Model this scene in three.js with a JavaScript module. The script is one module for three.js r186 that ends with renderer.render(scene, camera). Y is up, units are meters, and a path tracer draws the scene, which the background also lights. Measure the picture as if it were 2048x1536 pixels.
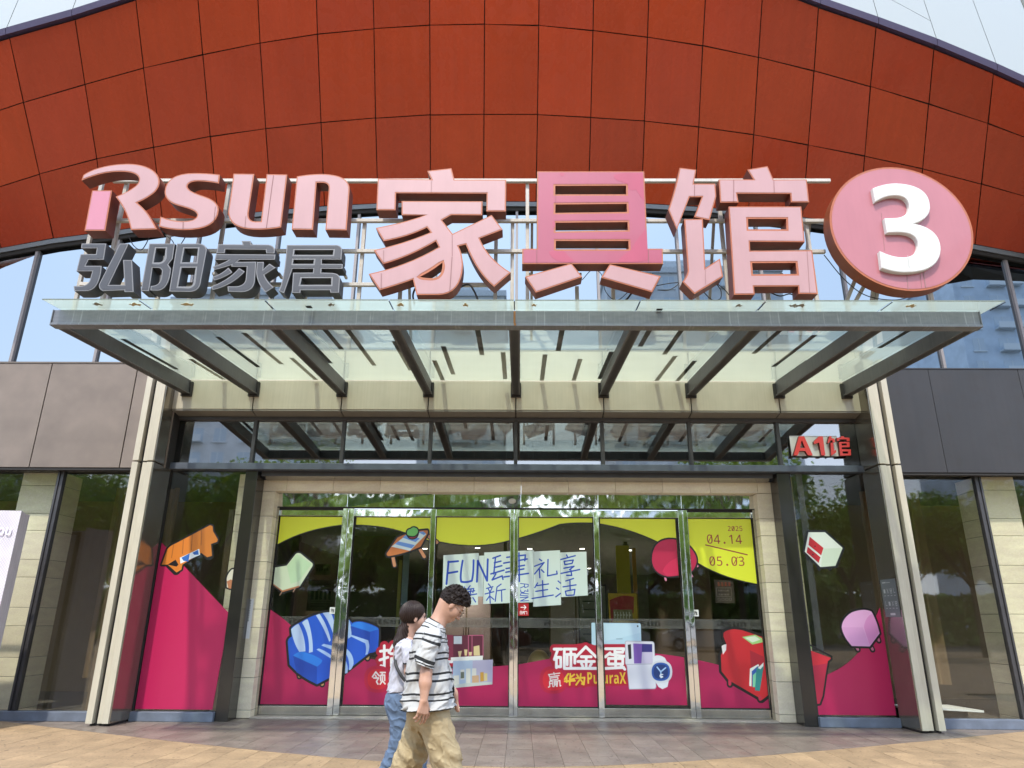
import * as THREE from 'three';
import { mergeGeometries, mergeVertices } from 'three/addons/utils/BufferGeometryUtils.js';
import { RoundedBoxGeometry } from 'three/addons/geometries/RoundedBoxGeometry.js';
import { ImprovedNoise } from 'three/addons/math/ImprovedNoise.js';

// ---------------------------------------------------------------- camera, sky, sun, exposure
const scene = new THREE.Scene();
const FPX = 1410;                                             // focal length in photo pixels (2048 x 1536)
const camera = new THREE.PerspectiveCamera(2 * Math.atan(768 / FPX) * 180 / Math.PI, 4 / 3, 0.05, 1200);
camera.position.set(0, 1.5, 0);
camera.rotation.set(18.5 * Math.PI / 180, 0.012, 0.007, 'YXZ');
camera.updateMatrixWorld(true);

const SUN = new THREE.Vector3(-0.14, 1, 0.62).normalize();
function skyTexture() {
  const W = 512, H = 256, d = new Float32Array(W * H * 4), v = new THREE.Vector3();
  for (let j = 0; j < H; j++) for (let i = 0; i < W; i++) {
    const th = ((j + 0.5) / H - 0.5) * Math.PI, ph = ((i + 0.5) / W - 0.5) * 2 * Math.PI;
    v.set(Math.cos(th) * Math.cos(ph), Math.sin(th), Math.cos(th) * Math.sin(ph));
    const up = Math.max(0, v.y), a = 1 - Math.pow(1 - up, 2.2), mu = Math.max(0, v.dot(SUN));
    const glow = 0.55 * Math.pow(mu, 6) + 1.6 * Math.pow(mu, 60);
    const k = v.y < 0 ? 0.5 : 1.62 * (1 + 0.45 * Math.exp(-up / 0.13)), o = (j * W + i) * 4;
    d[o] = k * (0.80 + (0.40 - 0.80) * a + glow);
    d[o + 1] = k * (0.87 + (0.545 - 0.87) * a + glow * 0.96);
    d[o + 2] = k * (0.95 + (0.83 - 0.95) * a + glow * 0.88);
    d[o + 3] = 1;
  }
  const t = new THREE.DataTexture(d, W, H, THREE.RGBAFormat, THREE.FloatType);
  t.mapping = THREE.EquirectangularReflectionMapping; t.magFilter = THREE.LinearFilter; t.needsUpdate = true;
  return t;
}
scene.background = skyTexture();
scene.environment = scene.background;
const sun = new THREE.DirectionalLight(new THREE.Color(1, 0.93, 0.80), 2.3);
sun.position.copy(SUN).multiplyScalar(60); sun.castShadow = true; sun.shadow.radius = 2;
Object.assign(sun.shadow.camera, { left: -25, right: 25, top: 25, bottom: -25, far: 140 });
sun.shadow.mapSize.set(4096, 4096);
scene.add(sun);
const renderer = new THREE.WebGLRenderer({ antialias: true });
renderer.toneMapping = THREE.LinearToneMapping;
renderer.toneMappingExposure = 1.9;
renderer.shadowMap.enabled = true;

// ---------------------------------------------------------------- helpers
let seed = 7;
const rnd = () => { seed = (seed * 1664525 + 1013904223) >>> 0; return seed / 4294967296; };
const rr = (a, b) => a + (b - a) * rnd();
const noiser = new ImprovedNoise();
const fbm = (x, y, z = 0, n = 4) => { let s = 0, a = 0.5; for (let i = 0; i < n; i++) { s += a * noiser.noise(x, y, z); x *= 2.03; y *= 2.03; z *= 2.03; a *= 0.5; } return s; };
// a surveyed sight line: the world point that lies on the facade plane z = -depth
const _v = new THREE.Vector3();
function P(px, py, depth, cameraFree) {
  _v.set((px - 1024) / FPX, -(py - 768) / FPX, -1).applyMatrix4(new THREE.Matrix4().extractRotation(camera.matrixWorld));
  const t = depth / -_v.z;
  return new THREE.Vector3(_v.x * t, 1.5 + _v.y * t, -depth);
}
function PP(px, py, n, d) {                                    // on a general plane n.p = d
  _v.set((px - 1024) / FPX, -(py - 768) / FPX, -1).applyMatrix4(new THREE.Matrix4().extractRotation(camera.matrixWorld));
  const t = (d - n.y * 1.5) / n.dot(_v);
  return new THREE.Vector3(_v.x * t, 1.5 + _v.y * t, _v.z * t);
}
const used = new Map();
function numbered(name) { const n = used.get(name) ?? 0; used.set(name, n + 1); return n ? name + '_' + String(n).padStart(3, '0') : name; }
function tag(o, label, category, group, kind) {
  if (label) o.userData.label = label;
  if (category) o.userData.category = category;
  if (group) o.userData.group = group;
  if (kind) o.userData.kind = kind;
  return o;
}
function thing(name, label, category, [x, y, z] = [0, 0, 0], group, kind) {
  const g = new THREE.Group(); g.name = numbered(name); scene.add(g); g.position.set(x, y, z);
  return tag(g, label, category, group, kind);
}
const wp = new THREE.Vector3();
// one named mesh from geometries given in WORLD coordinates, put under parent
function obj(name, geos, material, parent, opt = {}) {
  geos = (Array.isArray(geos) ? geos : [geos]).map((g) => (g.index ? g.toNonIndexed() : g));
  for (const g of geos) for (const k of Object.keys(g.attributes)) if (!['position', 'normal', 'uv', ...(opt.colors ? ['color'] : [])].includes(k)) g.deleteAttribute(k);
  let g = geos.length > 1 ? mergeGeometries(geos) : geos[0];
  const m = new THREE.Mesh(g, material); m.name = numbered(name); m.castShadow = m.receiveShadow = true;
  if (parent) {
    parent.updateWorldMatrix(true, false); wp.setFromMatrixPosition(parent.matrixWorld);
    g.translate(-wp.x, -wp.y, -wp.z);
    parent.add(m);
  } else scene.add(m);
  if (opt.label) m.userData.label = opt.label;
  if (opt.kind) m.userData.kind = opt.kind;
  return m;
}
function sub(name, parent, [x, y, z]) {                        // an empty part group at a world position
  const g = new THREE.Group(); g.name = numbered(name);
  parent.updateWorldMatrix(true, false); wp.setFromMatrixPosition(parent.matrixWorld);
  g.position.set(x - wp.x, y - wp.y, z - wp.z); parent.add(g); return g;
}
// uv in metres from the dominant axis of each face
function metric(g, s = 1, ox = 0, oy = 0) {
  if (g.index) g = g.toNonIndexed();
  g.computeVertexNormals === undefined;
  const p = g.attributes.position, n = p.count, uv = new Float32Array(n * 2), a = new THREE.Vector3(), b = new THREE.Vector3(), c = new THREE.Vector3();
  for (let i = 0; i < n; i += 3) {
    a.fromBufferAttribute(p, i); b.fromBufferAttribute(p, i + 1).sub(a); c.fromBufferAttribute(p, i + 2).sub(a); b.cross(c);
    const x = Math.abs(b.x), y = Math.abs(b.y), z = Math.abs(b.z);
    for (let k = i; k < i + 3; k++) {
      const X = p.getX(k), Y = p.getY(k), Z = p.getZ(k);
      if (y >= x && y >= z) { uv[2 * k] = X * s + ox; uv[2 * k + 1] = Z * s + oy; } else if (x >= z) { uv[2 * k] = Z * s + ox; uv[2 * k + 1] = Y * s + oy; } else { uv[2 * k] = X * s + ox; uv[2 * k + 1] = Y * s + oy; }
    }
  }
  g.setAttribute('uv', new THREE.BufferAttribute(uv, 2));
  return g;
}
function box(x0, x1, y0, y1, z0, z1, s = 1, ox = 0, oy = 0) {
  const g = new THREE.BoxGeometry(Math.abs(x1 - x0), Math.abs(y1 - y0), Math.abs(z1 - z0));
  g.translate((x0 + x1) / 2, (y0 + y1) / 2, (z0 + z1) / 2);
  return metric(g, s, ox, oy);
}
function rbox(x0, x1, y0, y1, z0, z1, r, s = 1, ox = 0, oy = 0, seg = 1) {
  const g = new RoundedBoxGeometry(x1 - x0, y1 - y0, z1 - z0, seg, r);
  g.translate((x0 + x1) / 2, (y0 + y1) / 2, (z0 + z1) / 2);
  return metric(g, s, ox, oy);
}
function bar(a, b, w, h = w) {                                 // square bar between two points
  const d = new THREE.Vector3().subVectors(b, a), L = d.length(), g = new THREE.BoxGeometry(w, L, h);
  g.applyQuaternion(new THREE.Quaternion().setFromUnitVectors(new THREE.Vector3(0, 1, 0), d.normalize()));
  g.translate((a.x + b.x) / 2, (a.y + b.y) / 2, (a.z + b.z) / 2);
  return metric(g);
}
const V = (x, y, z) => new THREE.Vector3(x, y, z);
function tube(pts, r, n = 24) { return metricKeep(new THREE.TubeGeometry(new THREE.CatmullRomCurve3(pts), n, r, 6)); }
const metricKeep = (g) => g;
// a slab from four corners (counter-clockwise seen from its front), shrunk by gap, thick behind
function slab4(q, gap, thick, s = 1, ox = 0, oy = 0, lift = 0) {
  const c = V(0, 0, 0); q.forEach((p) => c.add(p)); c.multiplyScalar(0.25);
  const n = new THREE.Vector3().subVectors(q[2], q[0]).cross(new THREE.Vector3().subVectors(q[3], q[1])).normalize();
  const f = q.map((p, i) => {
    const a = q[(i + 1) % 4].clone().sub(p).normalize(), b = q[(i + 3) % 4].clone().sub(p).normalize();
    return p.clone().addScaledVector(a, gap).addScaledVector(b, gap).addScaledVector(n, lift);
  });
  const k = f.map((p) => p.clone().addScaledVector(n, -thick)), pos = [];
  const quad = (A, B, C, D) => pos.push(...A.toArray(), ...B.toArray(), ...C.toArray(), ...A.toArray(), ...C.toArray(), ...D.toArray());
  quad(f[0], f[1], f[2], f[3]);
  for (let i = 0; i < 4; i++) { const j = (i + 1) % 4; quad(f[j], f[i], k[i], k[j]); }
  quad(k[3], k[2], k[1], k[0]);
  const g = new THREE.BufferGeometry(); g.setAttribute('position', new THREE.BufferAttribute(new Float32Array(pos), 3));
  g.computeVertexNormals();
  return metric(g, s, ox, oy);
}
// the same, but with its front as a smooth patch of 6 x 6 cells (for panels whose corners do not lie in one plane)
function patch4(q, gap, thick, s = 1, ox = 0, oy = 0) {
  const n = 6, e = gap / q[0].distanceTo(q[1]), h = gap / q[1].distanceTo(q[2]), at = (u, v) => { const a = q[0].clone().lerp(q[1], u), b = q[3].clone().lerp(q[2], u); return a.lerp(b, v); }, pos = [], nor = [];
  const U = (i) => e + (1 - 2 * e) * i / n, W = (j) => h + (1 - 2 * h) * j / n, N = (u, v) => at(u + 0.01, v).sub(at(u - 0.01, v)).cross(at(u, v + 0.01).sub(at(u, v - 0.01))).normalize();
  const put = (u, v, d, m) => { const p = at(u, v).addScaledVector(N(u, v), -d); pos.push(p.x, p.y, p.z); nor.push(m.x, m.y, m.z); };
  for (let i = 0; i < n; i++) for (let j = 0; j < n; j++) for (const [a, b] of [[0, 0], [1, 0], [1, 1], [0, 0], [1, 1], [0, 1]]) put(U(i + a), W(j + b), 0, N(U(i + a), W(j + b)));
  const c = [[0, 0], [n, 0], [n, n], [0, n]];
  for (let k = 0; k < 4; k++) { const [a, b] = c[k], [d, f] = c[(k + 1) % 4], m = at(U(d), W(f)).sub(at(U(a), W(b))).cross(N(0.5, 0.5)).normalize(); for (const [x, y, t] of [[d, f, 0], [a, b, 0], [a, b, thick], [d, f, 0], [a, b, thick], [d, f, thick]]) put(U(x), W(y), t, m); }
  const g = new THREE.BufferGeometry(); g.setAttribute('position', new THREE.BufferAttribute(new Float32Array(pos), 3)); g.setAttribute('normal', new THREE.BufferAttribute(new Float32Array(nor), 3));
  return metric(g, s, ox, oy);
}
// outlines: a small path language (M, L, Q, Z) in enlarged drawing units, laid onto a plane by map(x, y) -> Vector2
function contours(path, map, steps = 8) {
  const out = []; let cur = null, last = [0, 0];
  for (const seg of path.trim().match(/[MLQZ][^MLQZ]*/g)) {
    const n = (seg.slice(1).match(/-?[\d.]+/g) || []).map(Number);
    if (seg[0] === 'M') { cur = [map(n[0], n[1])]; out.push(cur); last = n.slice(0, 2); }
    if (seg[0] === 'L' || seg[0] === 'M') for (let i = seg[0] === 'M' ? 2 : 0; i < n.length; i += 2) { cur.push(map(n[i], n[i + 1])); last = [n[i], n[i + 1]]; }
    if (seg[0] === 'Q') for (let i = 0; i < n.length; i += 4) {
      for (let k = 1; k <= steps; k++) { const t = k / steps, u = 1 - t; cur.push(map(u * u * last[0] + 2 * u * t * n[i] + t * t * n[i + 2], u * u * last[1] + 2 * u * t * n[i + 1] + t * t * n[i + 3])); }
      last = [n[i + 2], n[i + 3]];
    }
  }
  return out;
}
const area = (c) => c.reduce((s, p, i) => { const q = c[(i + 1) % c.length]; return s + p.x * q.y - q.x * p.y; }, 0) / 2;
function clean(c) {
  const r = c.filter((p, i) => i === 0 || p.distanceTo(c[i - 1]) > 1e-4);
  while (r.length > 3 && r[0].distanceTo(r[r.length - 1]) < 1e-4) r.pop();
  return r;
}
function inset(c, d) {                                         // moves a counter-clockwise contour inwards by d
  const n = c.length, ccw = area(c) > 0 ? 1 : -1;
  return c.map((p, i) => {
    const a = c[(i + n - 1) % n], b = c[(i + 1) % n];
    const e1 = p.clone().sub(a).normalize(), e2 = b.clone().sub(p).normalize();
    const n1 = new THREE.Vector2(-e1.y, e1.x).multiplyScalar(ccw), n2 = new THREE.Vector2(-e2.y, e2.x).multiplyScalar(ccw);
    const m = n1.clone().add(n2), l = m.length(); if (l < 0.2) return p.clone().addScaledVector(n1, d);
    m.divideScalar(l); return p.clone().addScaledVector(m, Math.min(d / Math.max(0.35, m.dot(n1)), d * 2.2));
  });
}
function shapes(cs, d = 0) {                                   // contours -> shapes with holes
  cs = cs.map(clean).filter((c) => c.length > 2);
  const A = cs.map(area), outer = [], res = [];
  const inside = (p, c) => { let r = false; for (let i = 0, j = c.length - 1; i < c.length; j = i++) if ((c[i].y > p.y) !== (c[j].y > p.y) && p.x < ((c[j].x - c[i].x) * (p.y - c[i].y)) / (c[j].y - c[i].y) + c[i].x) r = !r; return r; };
  cs.forEach((c, i) => { const host = cs.findIndex((o, j) => j !== i && Math.abs(A[j]) > Math.abs(A[i]) && inside(c[0], o)); outer.push(host); });
  cs.forEach((c, i) => {
    if (outer[i] >= 0) return;
    const s = new THREE.Shape(d ? inset(c, d) : c);
    cs.forEach((h, j) => { if (outer[j] === i) s.holes.push(new THREE.Path(d ? inset(h, -d) : h)); });
    res.push(s);
  });
  return res;
}
const onPlane = (ox, oy, s, depth) => (x, y) => { const p = P(ox + x / s, oy + y / s, depth); return new THREE.Vector2(p.x, p.y); };

// ---------------------------------------------------------------- computed textures and materials
function tex(w, h, f, srgb = true, rep = 1) {                  // f(u, v) -> [r, g, b] 0..1 (or one number); tiles by mirroring
  const d = new Uint8Array(w * h * 4);
  for (let j = 0; j < h; j++) for (let i = 0; i < w; i++) {
    let c = f(i / w, j / h); if (typeof c === 'number') c = [c, c, c];
    const o = (j * w + i) * 4; for (let k = 0; k < 3; k++) d[o + k] = Math.max(0, Math.min(255, c[k] * 255)); d[o + 3] = 255;
  }
  const t = new THREE.DataTexture(d, w, h); t.wrapS = t.wrapT = THREE.MirroredRepeatWrapping; t.magFilter = THREE.LinearFilter;
  t.repeat.set(rep, rep); if (srgb) t.colorSpace = THREE.SRGBColorSpace; t.needsUpdate = true; return t;
}
const again = (t, x, y = x) => { const c = t.clone(); c.repeat.set(x, y); c.needsUpdate = true; return c; };
const T = {};
T.cloud = tex(512, 512, (u, v) => 0.92 + 0.16 * fbm(u * 5, v * 5, 1, 6));
T.streak = tex(512, 512, (u, v) => { const s = fbm(u * 60, v * 1.6, 3, 3), b = fbm(u * 4, v * 3, 9, 4); return 0.95 + 0.045 * s + 0.06 * b; });
T.rain = tex(512, 512, (u, v) => { const s = fbm(u * 46, v * 0.9, 51, 3), b = fbm(u * 3, v * 3, 53, 5); return Math.min(1, 0.95 + 0.055 * s + 0.075 * b); });
T.glassDirt = tex(256, 256, (u, v) => { const a = fbm(u * 3, v * 14, 61, 4); return Math.min(1, 0.985 + 0.05 * a); });
T.drip = tex(512, 512, (u, v) => { const s = fbm(u * 70, v * 1.3, 71, 2), c = fbm(u * 9, v * 7, 73, 4); let k = 0.80 + 0.12 * c + (s > 0.16 ? 0.6 * (s - 0.16) : 0.05 * s); return Math.min(1, k); });
T.rough = tex(512, 512, (u, v) => 0.72 + 0.45 * fbm(u * 6, v * 6, 5, 6), false);
T.wave = tex(512, 512, (u, v) => 0.5 + 0.5 * fbm(u * 7, v * 3, 11, 3), false);
T.stone = tex(512, 512, (u, v) => { const a = fbm(u * 3, v * 9, 2, 6), b = fbm(u * 40, v * 40, 4, 3); const k = 0.955 + 0.09 * a + 0.05 * b; return [k, k * (0.985 + 0.03 * a), k * (0.95 + 0.05 * b)]; });
T.paver = tex(512, 512, (u, v) => {
  const a = fbm(u * 4, v * 4, 8, 6), b = fbm(u * 60, v * 60, 6, 2); let k = 0.86 + 0.22 * a + 0.16 * b;
  const pit = fbm(u * 46, v * 18, 21, 2); if (pit > 0.27) k -= 0.28 * Math.min(1, (pit - 0.27) * 9);
  return [k, k * 0.985, k * 0.965];
});
T.paverBump = tex(512, 512, (u, v) => { const pit = fbm(u * 46, v * 18, 21, 2); return 0.7 + 0.2 * fbm(u * 60, v * 60, 6, 2) - (pit > 0.27 ? 0.4 : 0); }, false);
T.cloth = tex(256, 256, (u, v) => 0.9 + 0.1 * (Math.sin(u * 400) * Math.sin(v * 400)) + 0.1 * fbm(u * 8, v * 8, 3, 4));
T.asphalt = tex(256, 256, (u, v) => 0.7 + 0.5 * fbm(u * 40, v * 40, 2, 4));
T.dirt = tex(512, 512, (u, v) => { const s = fbm(u * 34, v * 1.2, 31, 4), b = fbm(u * 5, v * 5, 33, 5), r = fbm(u * 9, v * 6, 35, 3); let k = 0.93 + 0.10 * s + 0.10 * b; k = Math.min(1, k); const q = Math.max(0, Math.min(1, (r - 0.28) * 5)); return [k, k * (1 - 0.05 * q), k * (1 - 0.14 * q)]; });
T.soft = tex(512, 512, (u, v) => { const s = fbm(u * 30, v * 1.0, 41, 3), b = fbm(u * 4, v * 4, 43, 5); return Math.min(1, 0.965 + 0.014 * s + 0.05 * b); });
T.leaf = tex(128, 128, (u, v) => 0.8 + 0.5 * fbm(u * 6, v * 6, 3, 3));
const rgb = (r, g, b) => new THREE.Color().setRGB(r, g, b);
function M(name, color, roughness = 0.6, metalness = 0, more = {}) {
  const m = new THREE.MeshPhysicalMaterial({ color: Array.isArray(color) ? rgb(...color) : new THREE.Color(color), roughness, metalness, ...more });
  m.name = name; return m;
}
const tone = (m, k, name) => { const c = m.clone(); c.color.multiplyScalar(k); c.name = name ?? m.name; return c; };
const mat = {
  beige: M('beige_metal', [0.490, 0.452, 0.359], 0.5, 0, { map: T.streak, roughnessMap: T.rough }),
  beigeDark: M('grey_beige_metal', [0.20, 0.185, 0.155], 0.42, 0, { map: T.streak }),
  taupe: M('taupe_panel', [0.209, 0.167, 0.138], 0.55, 0, { map: again(T.cloud, 0.4) }),
  charcoal: M('charcoal_panel', [0.032, 0.029, 0.030], 0.62, 0, { map: again(T.dirt, 0.3, 0.25), roughnessMap: T.rough }),
  joint: M('dark_joint', [0.02, 0.018, 0.017], 0.8),
  frame: M('dark_frame_metal', [0.062, 0.060, 0.064], 0.4, 0.2, { map: T.cloud }),
  black: M('polished_black_metal', [0.030, 0.027, 0.024], 0.16, 0.1, { roughnessMap: T.rough }),
  sill: M('blue_grey_sill', [0.16, 0.19, 0.25], 0.45, 0.1, { map: T.cloud }),
  beam: M('painted_steel', [0.12, 0.12, 0.122], 0.5, 0.15, { map: again(T.dirt, 0.6) }),
  galv: M('weathered_grey_steel', [0.216, 0.224, 0.248], 0.5, 0.25, { map: again(T.drip, 0.7, 2.2), roughnessMap: T.rough }),
  steel: M('mirror_steel', [0.80, 0.80, 0.78], 0.05, 1, { bumpMap: again(T.wave, 0.35, 0.5), bumpScale: 0.016 }),
  steelDull: M('brushed_steel', [0.66, 0.64, 0.58], 0.24, 1, { roughnessMap: T.rough, map: again(T.cloud, 0.7) }),
  stone: M('cream_stone', [0.80, 0.735, 0.61], 0.62, 0, { map: T.stone }),
  stoneB: M('cream_stone', [0.76, 0.695, 0.57], 0.62, 0, { map: again(T.stone, 0.8) }),
  white: M('white_gloss_panel', [0.265, 0.280, 0.261], 0.14, 0, { clearcoat: 0.6, clearcoatRoughness: 0.05 }),
  purple: M('dark_violet_trim', [0.072, 0.058, 0.111], 0.4, 0.2),
  greyTrim: M('grey_trim', [0.170, 0.183, 0.200], 0.45, 0.3),
  mullion: M('grey_brown_mullion', [0.24, 0.215, 0.21], 0.5, 0.2),
  mirror: M('blue_curtain_glass', [0.265, 0.305, 0.335], 0.015, 1),
  glassT: M('tinted_glass', [0.30, 0.34, 0.36], 0.02, 0, { transmission: 1, thickness: 0, ior: 2.9 }),
  glassS: M('smoked_glass', [0.95, 0.96, 0.94], 0.02, 0, { transmission: 1, thickness: 0, ior: 1.58 }),
  glassD: M('door_glass', [0.80, 0.82, 0.80], 0.015, 0, { transmission: 1, thickness: 0, ior: 1.46 }),
  canopyGlass: M('pale_green_glass', [0.79, 0.88, 0.765], 0.57, 0, { transmission: 0.985, thickness: 0, ior: 1.55, map: again(T.glassDirt, 0.35, 0.25) }),
  clearGlass: M('clear_lower_glass', [0.97, 1, 0.975], 0.01, 0, { transmission: 1, thickness: 0, ior: 1.9 }),
  glassEdge: M('dirty_glass_edge', [0.17, 0.20, 0.16], 0.5, 0, { map: again(T.dirt, 1.4, 2) }),
  film: M('black_film', [0.012, 0.014, 0.015], 0.4),
  rack: M('chipped_white_paint', [0.561, 0.518, 0.459], 0.55, 0, { map: again(T.dirt, 2, 2) }),
  wood: M('dark_wood', [0.11, 0.075, 0.045], 0.55, 0, { map: again(T.streak, 0.6, 0.6) }),
  woodDeep: M('brown_curtain', [0.196, 0.133, 0.070], 0.8, 0, { map: T.streak }),
  dark: M('dark_interior', [0.05, 0.05, 0.05], 0.8),
  floorIn: M('polished_floor', [0.22, 0.20, 0.18], 0.25, 0, { map: T.cloud }),
  wire: M('black_cable', [0.012, 0.012, 0.012], 0.5),
};
const C0 = -0.07;                                              // the axis of the entrance
// ---------------------------------------------------------------- the ground
{
  const ground = obj('ground', metric(new THREE.PlaneGeometry(1600, 1600).rotateX(-Math.PI / 2).translate(0, -0.03, 0)), M('mortar_ground', [0.10, 0.085, 0.07], 0.9), null, { kind: 'structure' });
  const road = obj('road', metric(new THREE.PlaneGeometry(300, 12).rotateX(-Math.PI / 2).translate(0, -0.02, 23)), M('asphalt', [0.07, 0.07, 0.072], 0.85, 0, { map: T.asphalt }), null, { kind: 'structure' });
  // the plaza paving behind the photographer, past the singly laid pavers
  const far = obj('plaza', metric(new THREE.PlaneGeometry(160, 24.2).rotateX(-Math.PI / 2).translate(0, -0.006, 6)), M('tan_plaza', [0.370, 0.266, 0.174], 0.8, 0, { map: T.paver }), null, { kind: 'structure' });
  tag(far, null, null, null, 'structure');
}
// pavers cut along the curved edge between the grey apron and the tan plaza
const edgeZ = (x) => -8.5 - (Math.sqrt(1.06 + (0.52 * (x - C0)) ** 2) - 1.03);
{
  const grey = thing('entrance_pavement', 'grey brown stone paving in front of the doors with a curved front edge', null, [0, 0, -11], null, 'structure');
  const tan = thing('plaza_pavement', 'tan stone paving of narrow slabs in the foreground', null, [0, 0, -8], null, 'structure');
  const gm = [1, 0.97, 1.03, 0.985].map((k, i) => M('grey_paver', [0.226 * k, 0.191 * k, 0.169 * k], 0.62, 0, { map: T.paver, bumpMap: T.paverBump, bumpScale: 0.004, roughnessMap: T.rough }));
  const tm = [1, 0.97, 1.03, 0.985].map((k, i) => M('tan_paver', [0.385 * k, 0.274 * k, 0.163 * k], 0.7, 0, { map: T.paver, bumpMap: T.paverBump, bumpScale: 0.005 }));
  const W = 0.325, Lz = 0.83, rest = { grey: [], tan: [] };
  const clip = (poly, f) => { const r = []; poly.forEach((p, i) => { const q = poly[(i + 1) % poly.length], a = f(p), b = f(q); if (a >= 0) r.push(p); if ((a > 0 && b < 0) || (a < 0 && b > 0)) r.push([p[0] + (q[0] - p[0]) * a / (a - b), p[1] + (q[1] - p[1]) * a / (a - b)]); }); return r; };
  let count = 0;
  for (let i = -30; i <= 30; i++) for (let j = 0; j < 10; j++) {
    const x0 = -0.155 + i * W, z1 = -12.49 + j * Lz + (i % 2 ? 0.0 : 0.415), z0 = Math.max(z1 - 0, -12.6), g = 0.0017;
    const za = -12.49 + j * Lz + (i % 2 ? 0 : 0.415) - (j === 0 && i % 2 === 0 ? 0.415 : 0), zb = -12.49 + (j + 1) * Lz + (i % 2 ? 0 : 0.415);
    const quad = [[x0 + g, za + g], [x0 + W - g, za + g], [x0 + W - g, zb - g], [x0 + g, zb - g]];
    const xm = x0 + W / 2, e0 = edgeZ(x0), slope = (edgeZ(x0 + W) - e0) / W, line = (p) => p[1] - (e0 + slope * (p[0] - x0));
    for (const side of ['grey', 'tan']) {
      const poly = clip(quad, (p) => (side === 'grey' ? -line(p) - 0.004 : line(p) - 0.004));
      if (poly.length < 3) continue;
      const h = rr(-0.0012, 0.0012), top = poly.map(([x, z]) => V(x, h, z)), pos = [];
      for (let k = 1; k < top.length - 1; k++) pos.push(...top[0].toArray(), ...top[k + 1].toArray(), ...top[k].toArray());
      top.forEach((p, k) => { const q = top[(k + 1) % top.length]; pos.push(p.x, p.y, p.z, q.x, q.y, q.z, q.x, -0.03, q.z, p.x, p.y, p.z, q.x, -0.03, q.z, p.x, -0.03, p.z); });
      const geo = new THREE.BufferGeometry(); geo.setAttribute('position', new THREE.BufferAttribute(new Float32Array(pos), 3)); geo.computeVertexNormals();
      metric(geo, 0.55, rr(0, 9), rr(0, 9));
      const mm = (side === 'grey' ? gm : tm)[Math.floor(rnd() * 4)];
      const seen = Math.abs(xm) < 8.2 && zb < -6.4 && zb > -12.6 && Math.abs(xm) < -zb * 0.76;
      if (seen && count < 520) { obj('paver', geo, mm, side === 'grey' ? grey : tan); count++; } else rest[side].push(geo);
    }
  }
  if (rest.grey.length) obj('outer_pavers', rest.grey, gm[0], grey, { kind: 'stuff' });
  if (rest.tan.length) obj('outer_pavers', rest.tan, tm[0], tan, { kind: 'stuff' });
}

// ---------------------------------------------------------------- the building
const building = thing('furniture_store', 'furniture store front with a red arched hood, blue glass and six glass doors', 'building', [0, 0, -12.4]);
const part = (name, base, label) => { const g = sub(name, building, base); if (label) g.userData.label = label; return g; };

// the red arched hood: rows of panels from the glass (row 0) out to the violet trim (row 3)
const HZ = [11.75, 10.87, 10.07, 9.38];
const HJ = [
  [-100, 112, -68, 243, -32, 384, 2, 496], [19, 76, 47, 205, 78.7, 348, 107, 477], [150, 39, 170, 169, 193.5, 317.5, 212, 464], [271.7, 0, 287, 136, 307, 294.5, 326, 447],
  [393, -32, 405.5, 109.5, 420.5, 273, 436, 433], [513, -60, 520, 86, 531.5, 257.5, 543, 421], [630.5, -82, 635, 68.5, 642, 245, 649, 412.5], [744, -98, 748, 57.5, 751, 236, 756, 407],
  [859, -107, 859.5, 50, 860.5, 230, 861, 404], [970, -110, 969, 48.5, 968, 228.5, 967, 403], [1079, -107, 1077.5, 51, 1075, 229, 1072, 403.5], [1188.5, -98, 1186, 61, 1181.5, 235, 1177, 404.5],
  [1300, -82, 1295, 74.5, 1289, 242, 1283, 407], [1414, -58, 1405.5, 91.5, 1397.5, 254, 1389, 413], [1526, -27, 1517, 114.5, 1507.5, 269.5, 1497, 422], [1637, 15, 1628, 142, 1616.5, 290, 1605, 434.5],
  [1752, 55, 1741, 173, 1729.5, 312, 1718, 450.5], [1868, 98, 1857.5, 208, 1845, 338, 1832, 470], [1987, 148, 1976, 247, 1963, 368, 1950, 489], [2110, 205, 2096, 292, 2082, 402, 2068, 511],
].map((r) => [3, 2, 1, 0].map((k) => P(r[(3 - k) * 2], r[(3 - k) * 2 + 1], HZ[k])));      // [joint][0..3] = row 3, 2, 1, 0
for (let rep = 0; rep < 3; rep++) for (const end of [0, HJ.length - 1]) {                          // one more bay each side, out of the frame
  const a = HJ[end], b = HJ[end ? end - 1 : 1], c = a.map((p, k) => p.clone().multiplyScalar(2).sub(b[k]).add(V(0, -0.06, 0)));
  end ? HJ.push(c) : HJ.unshift(c);
}
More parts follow.
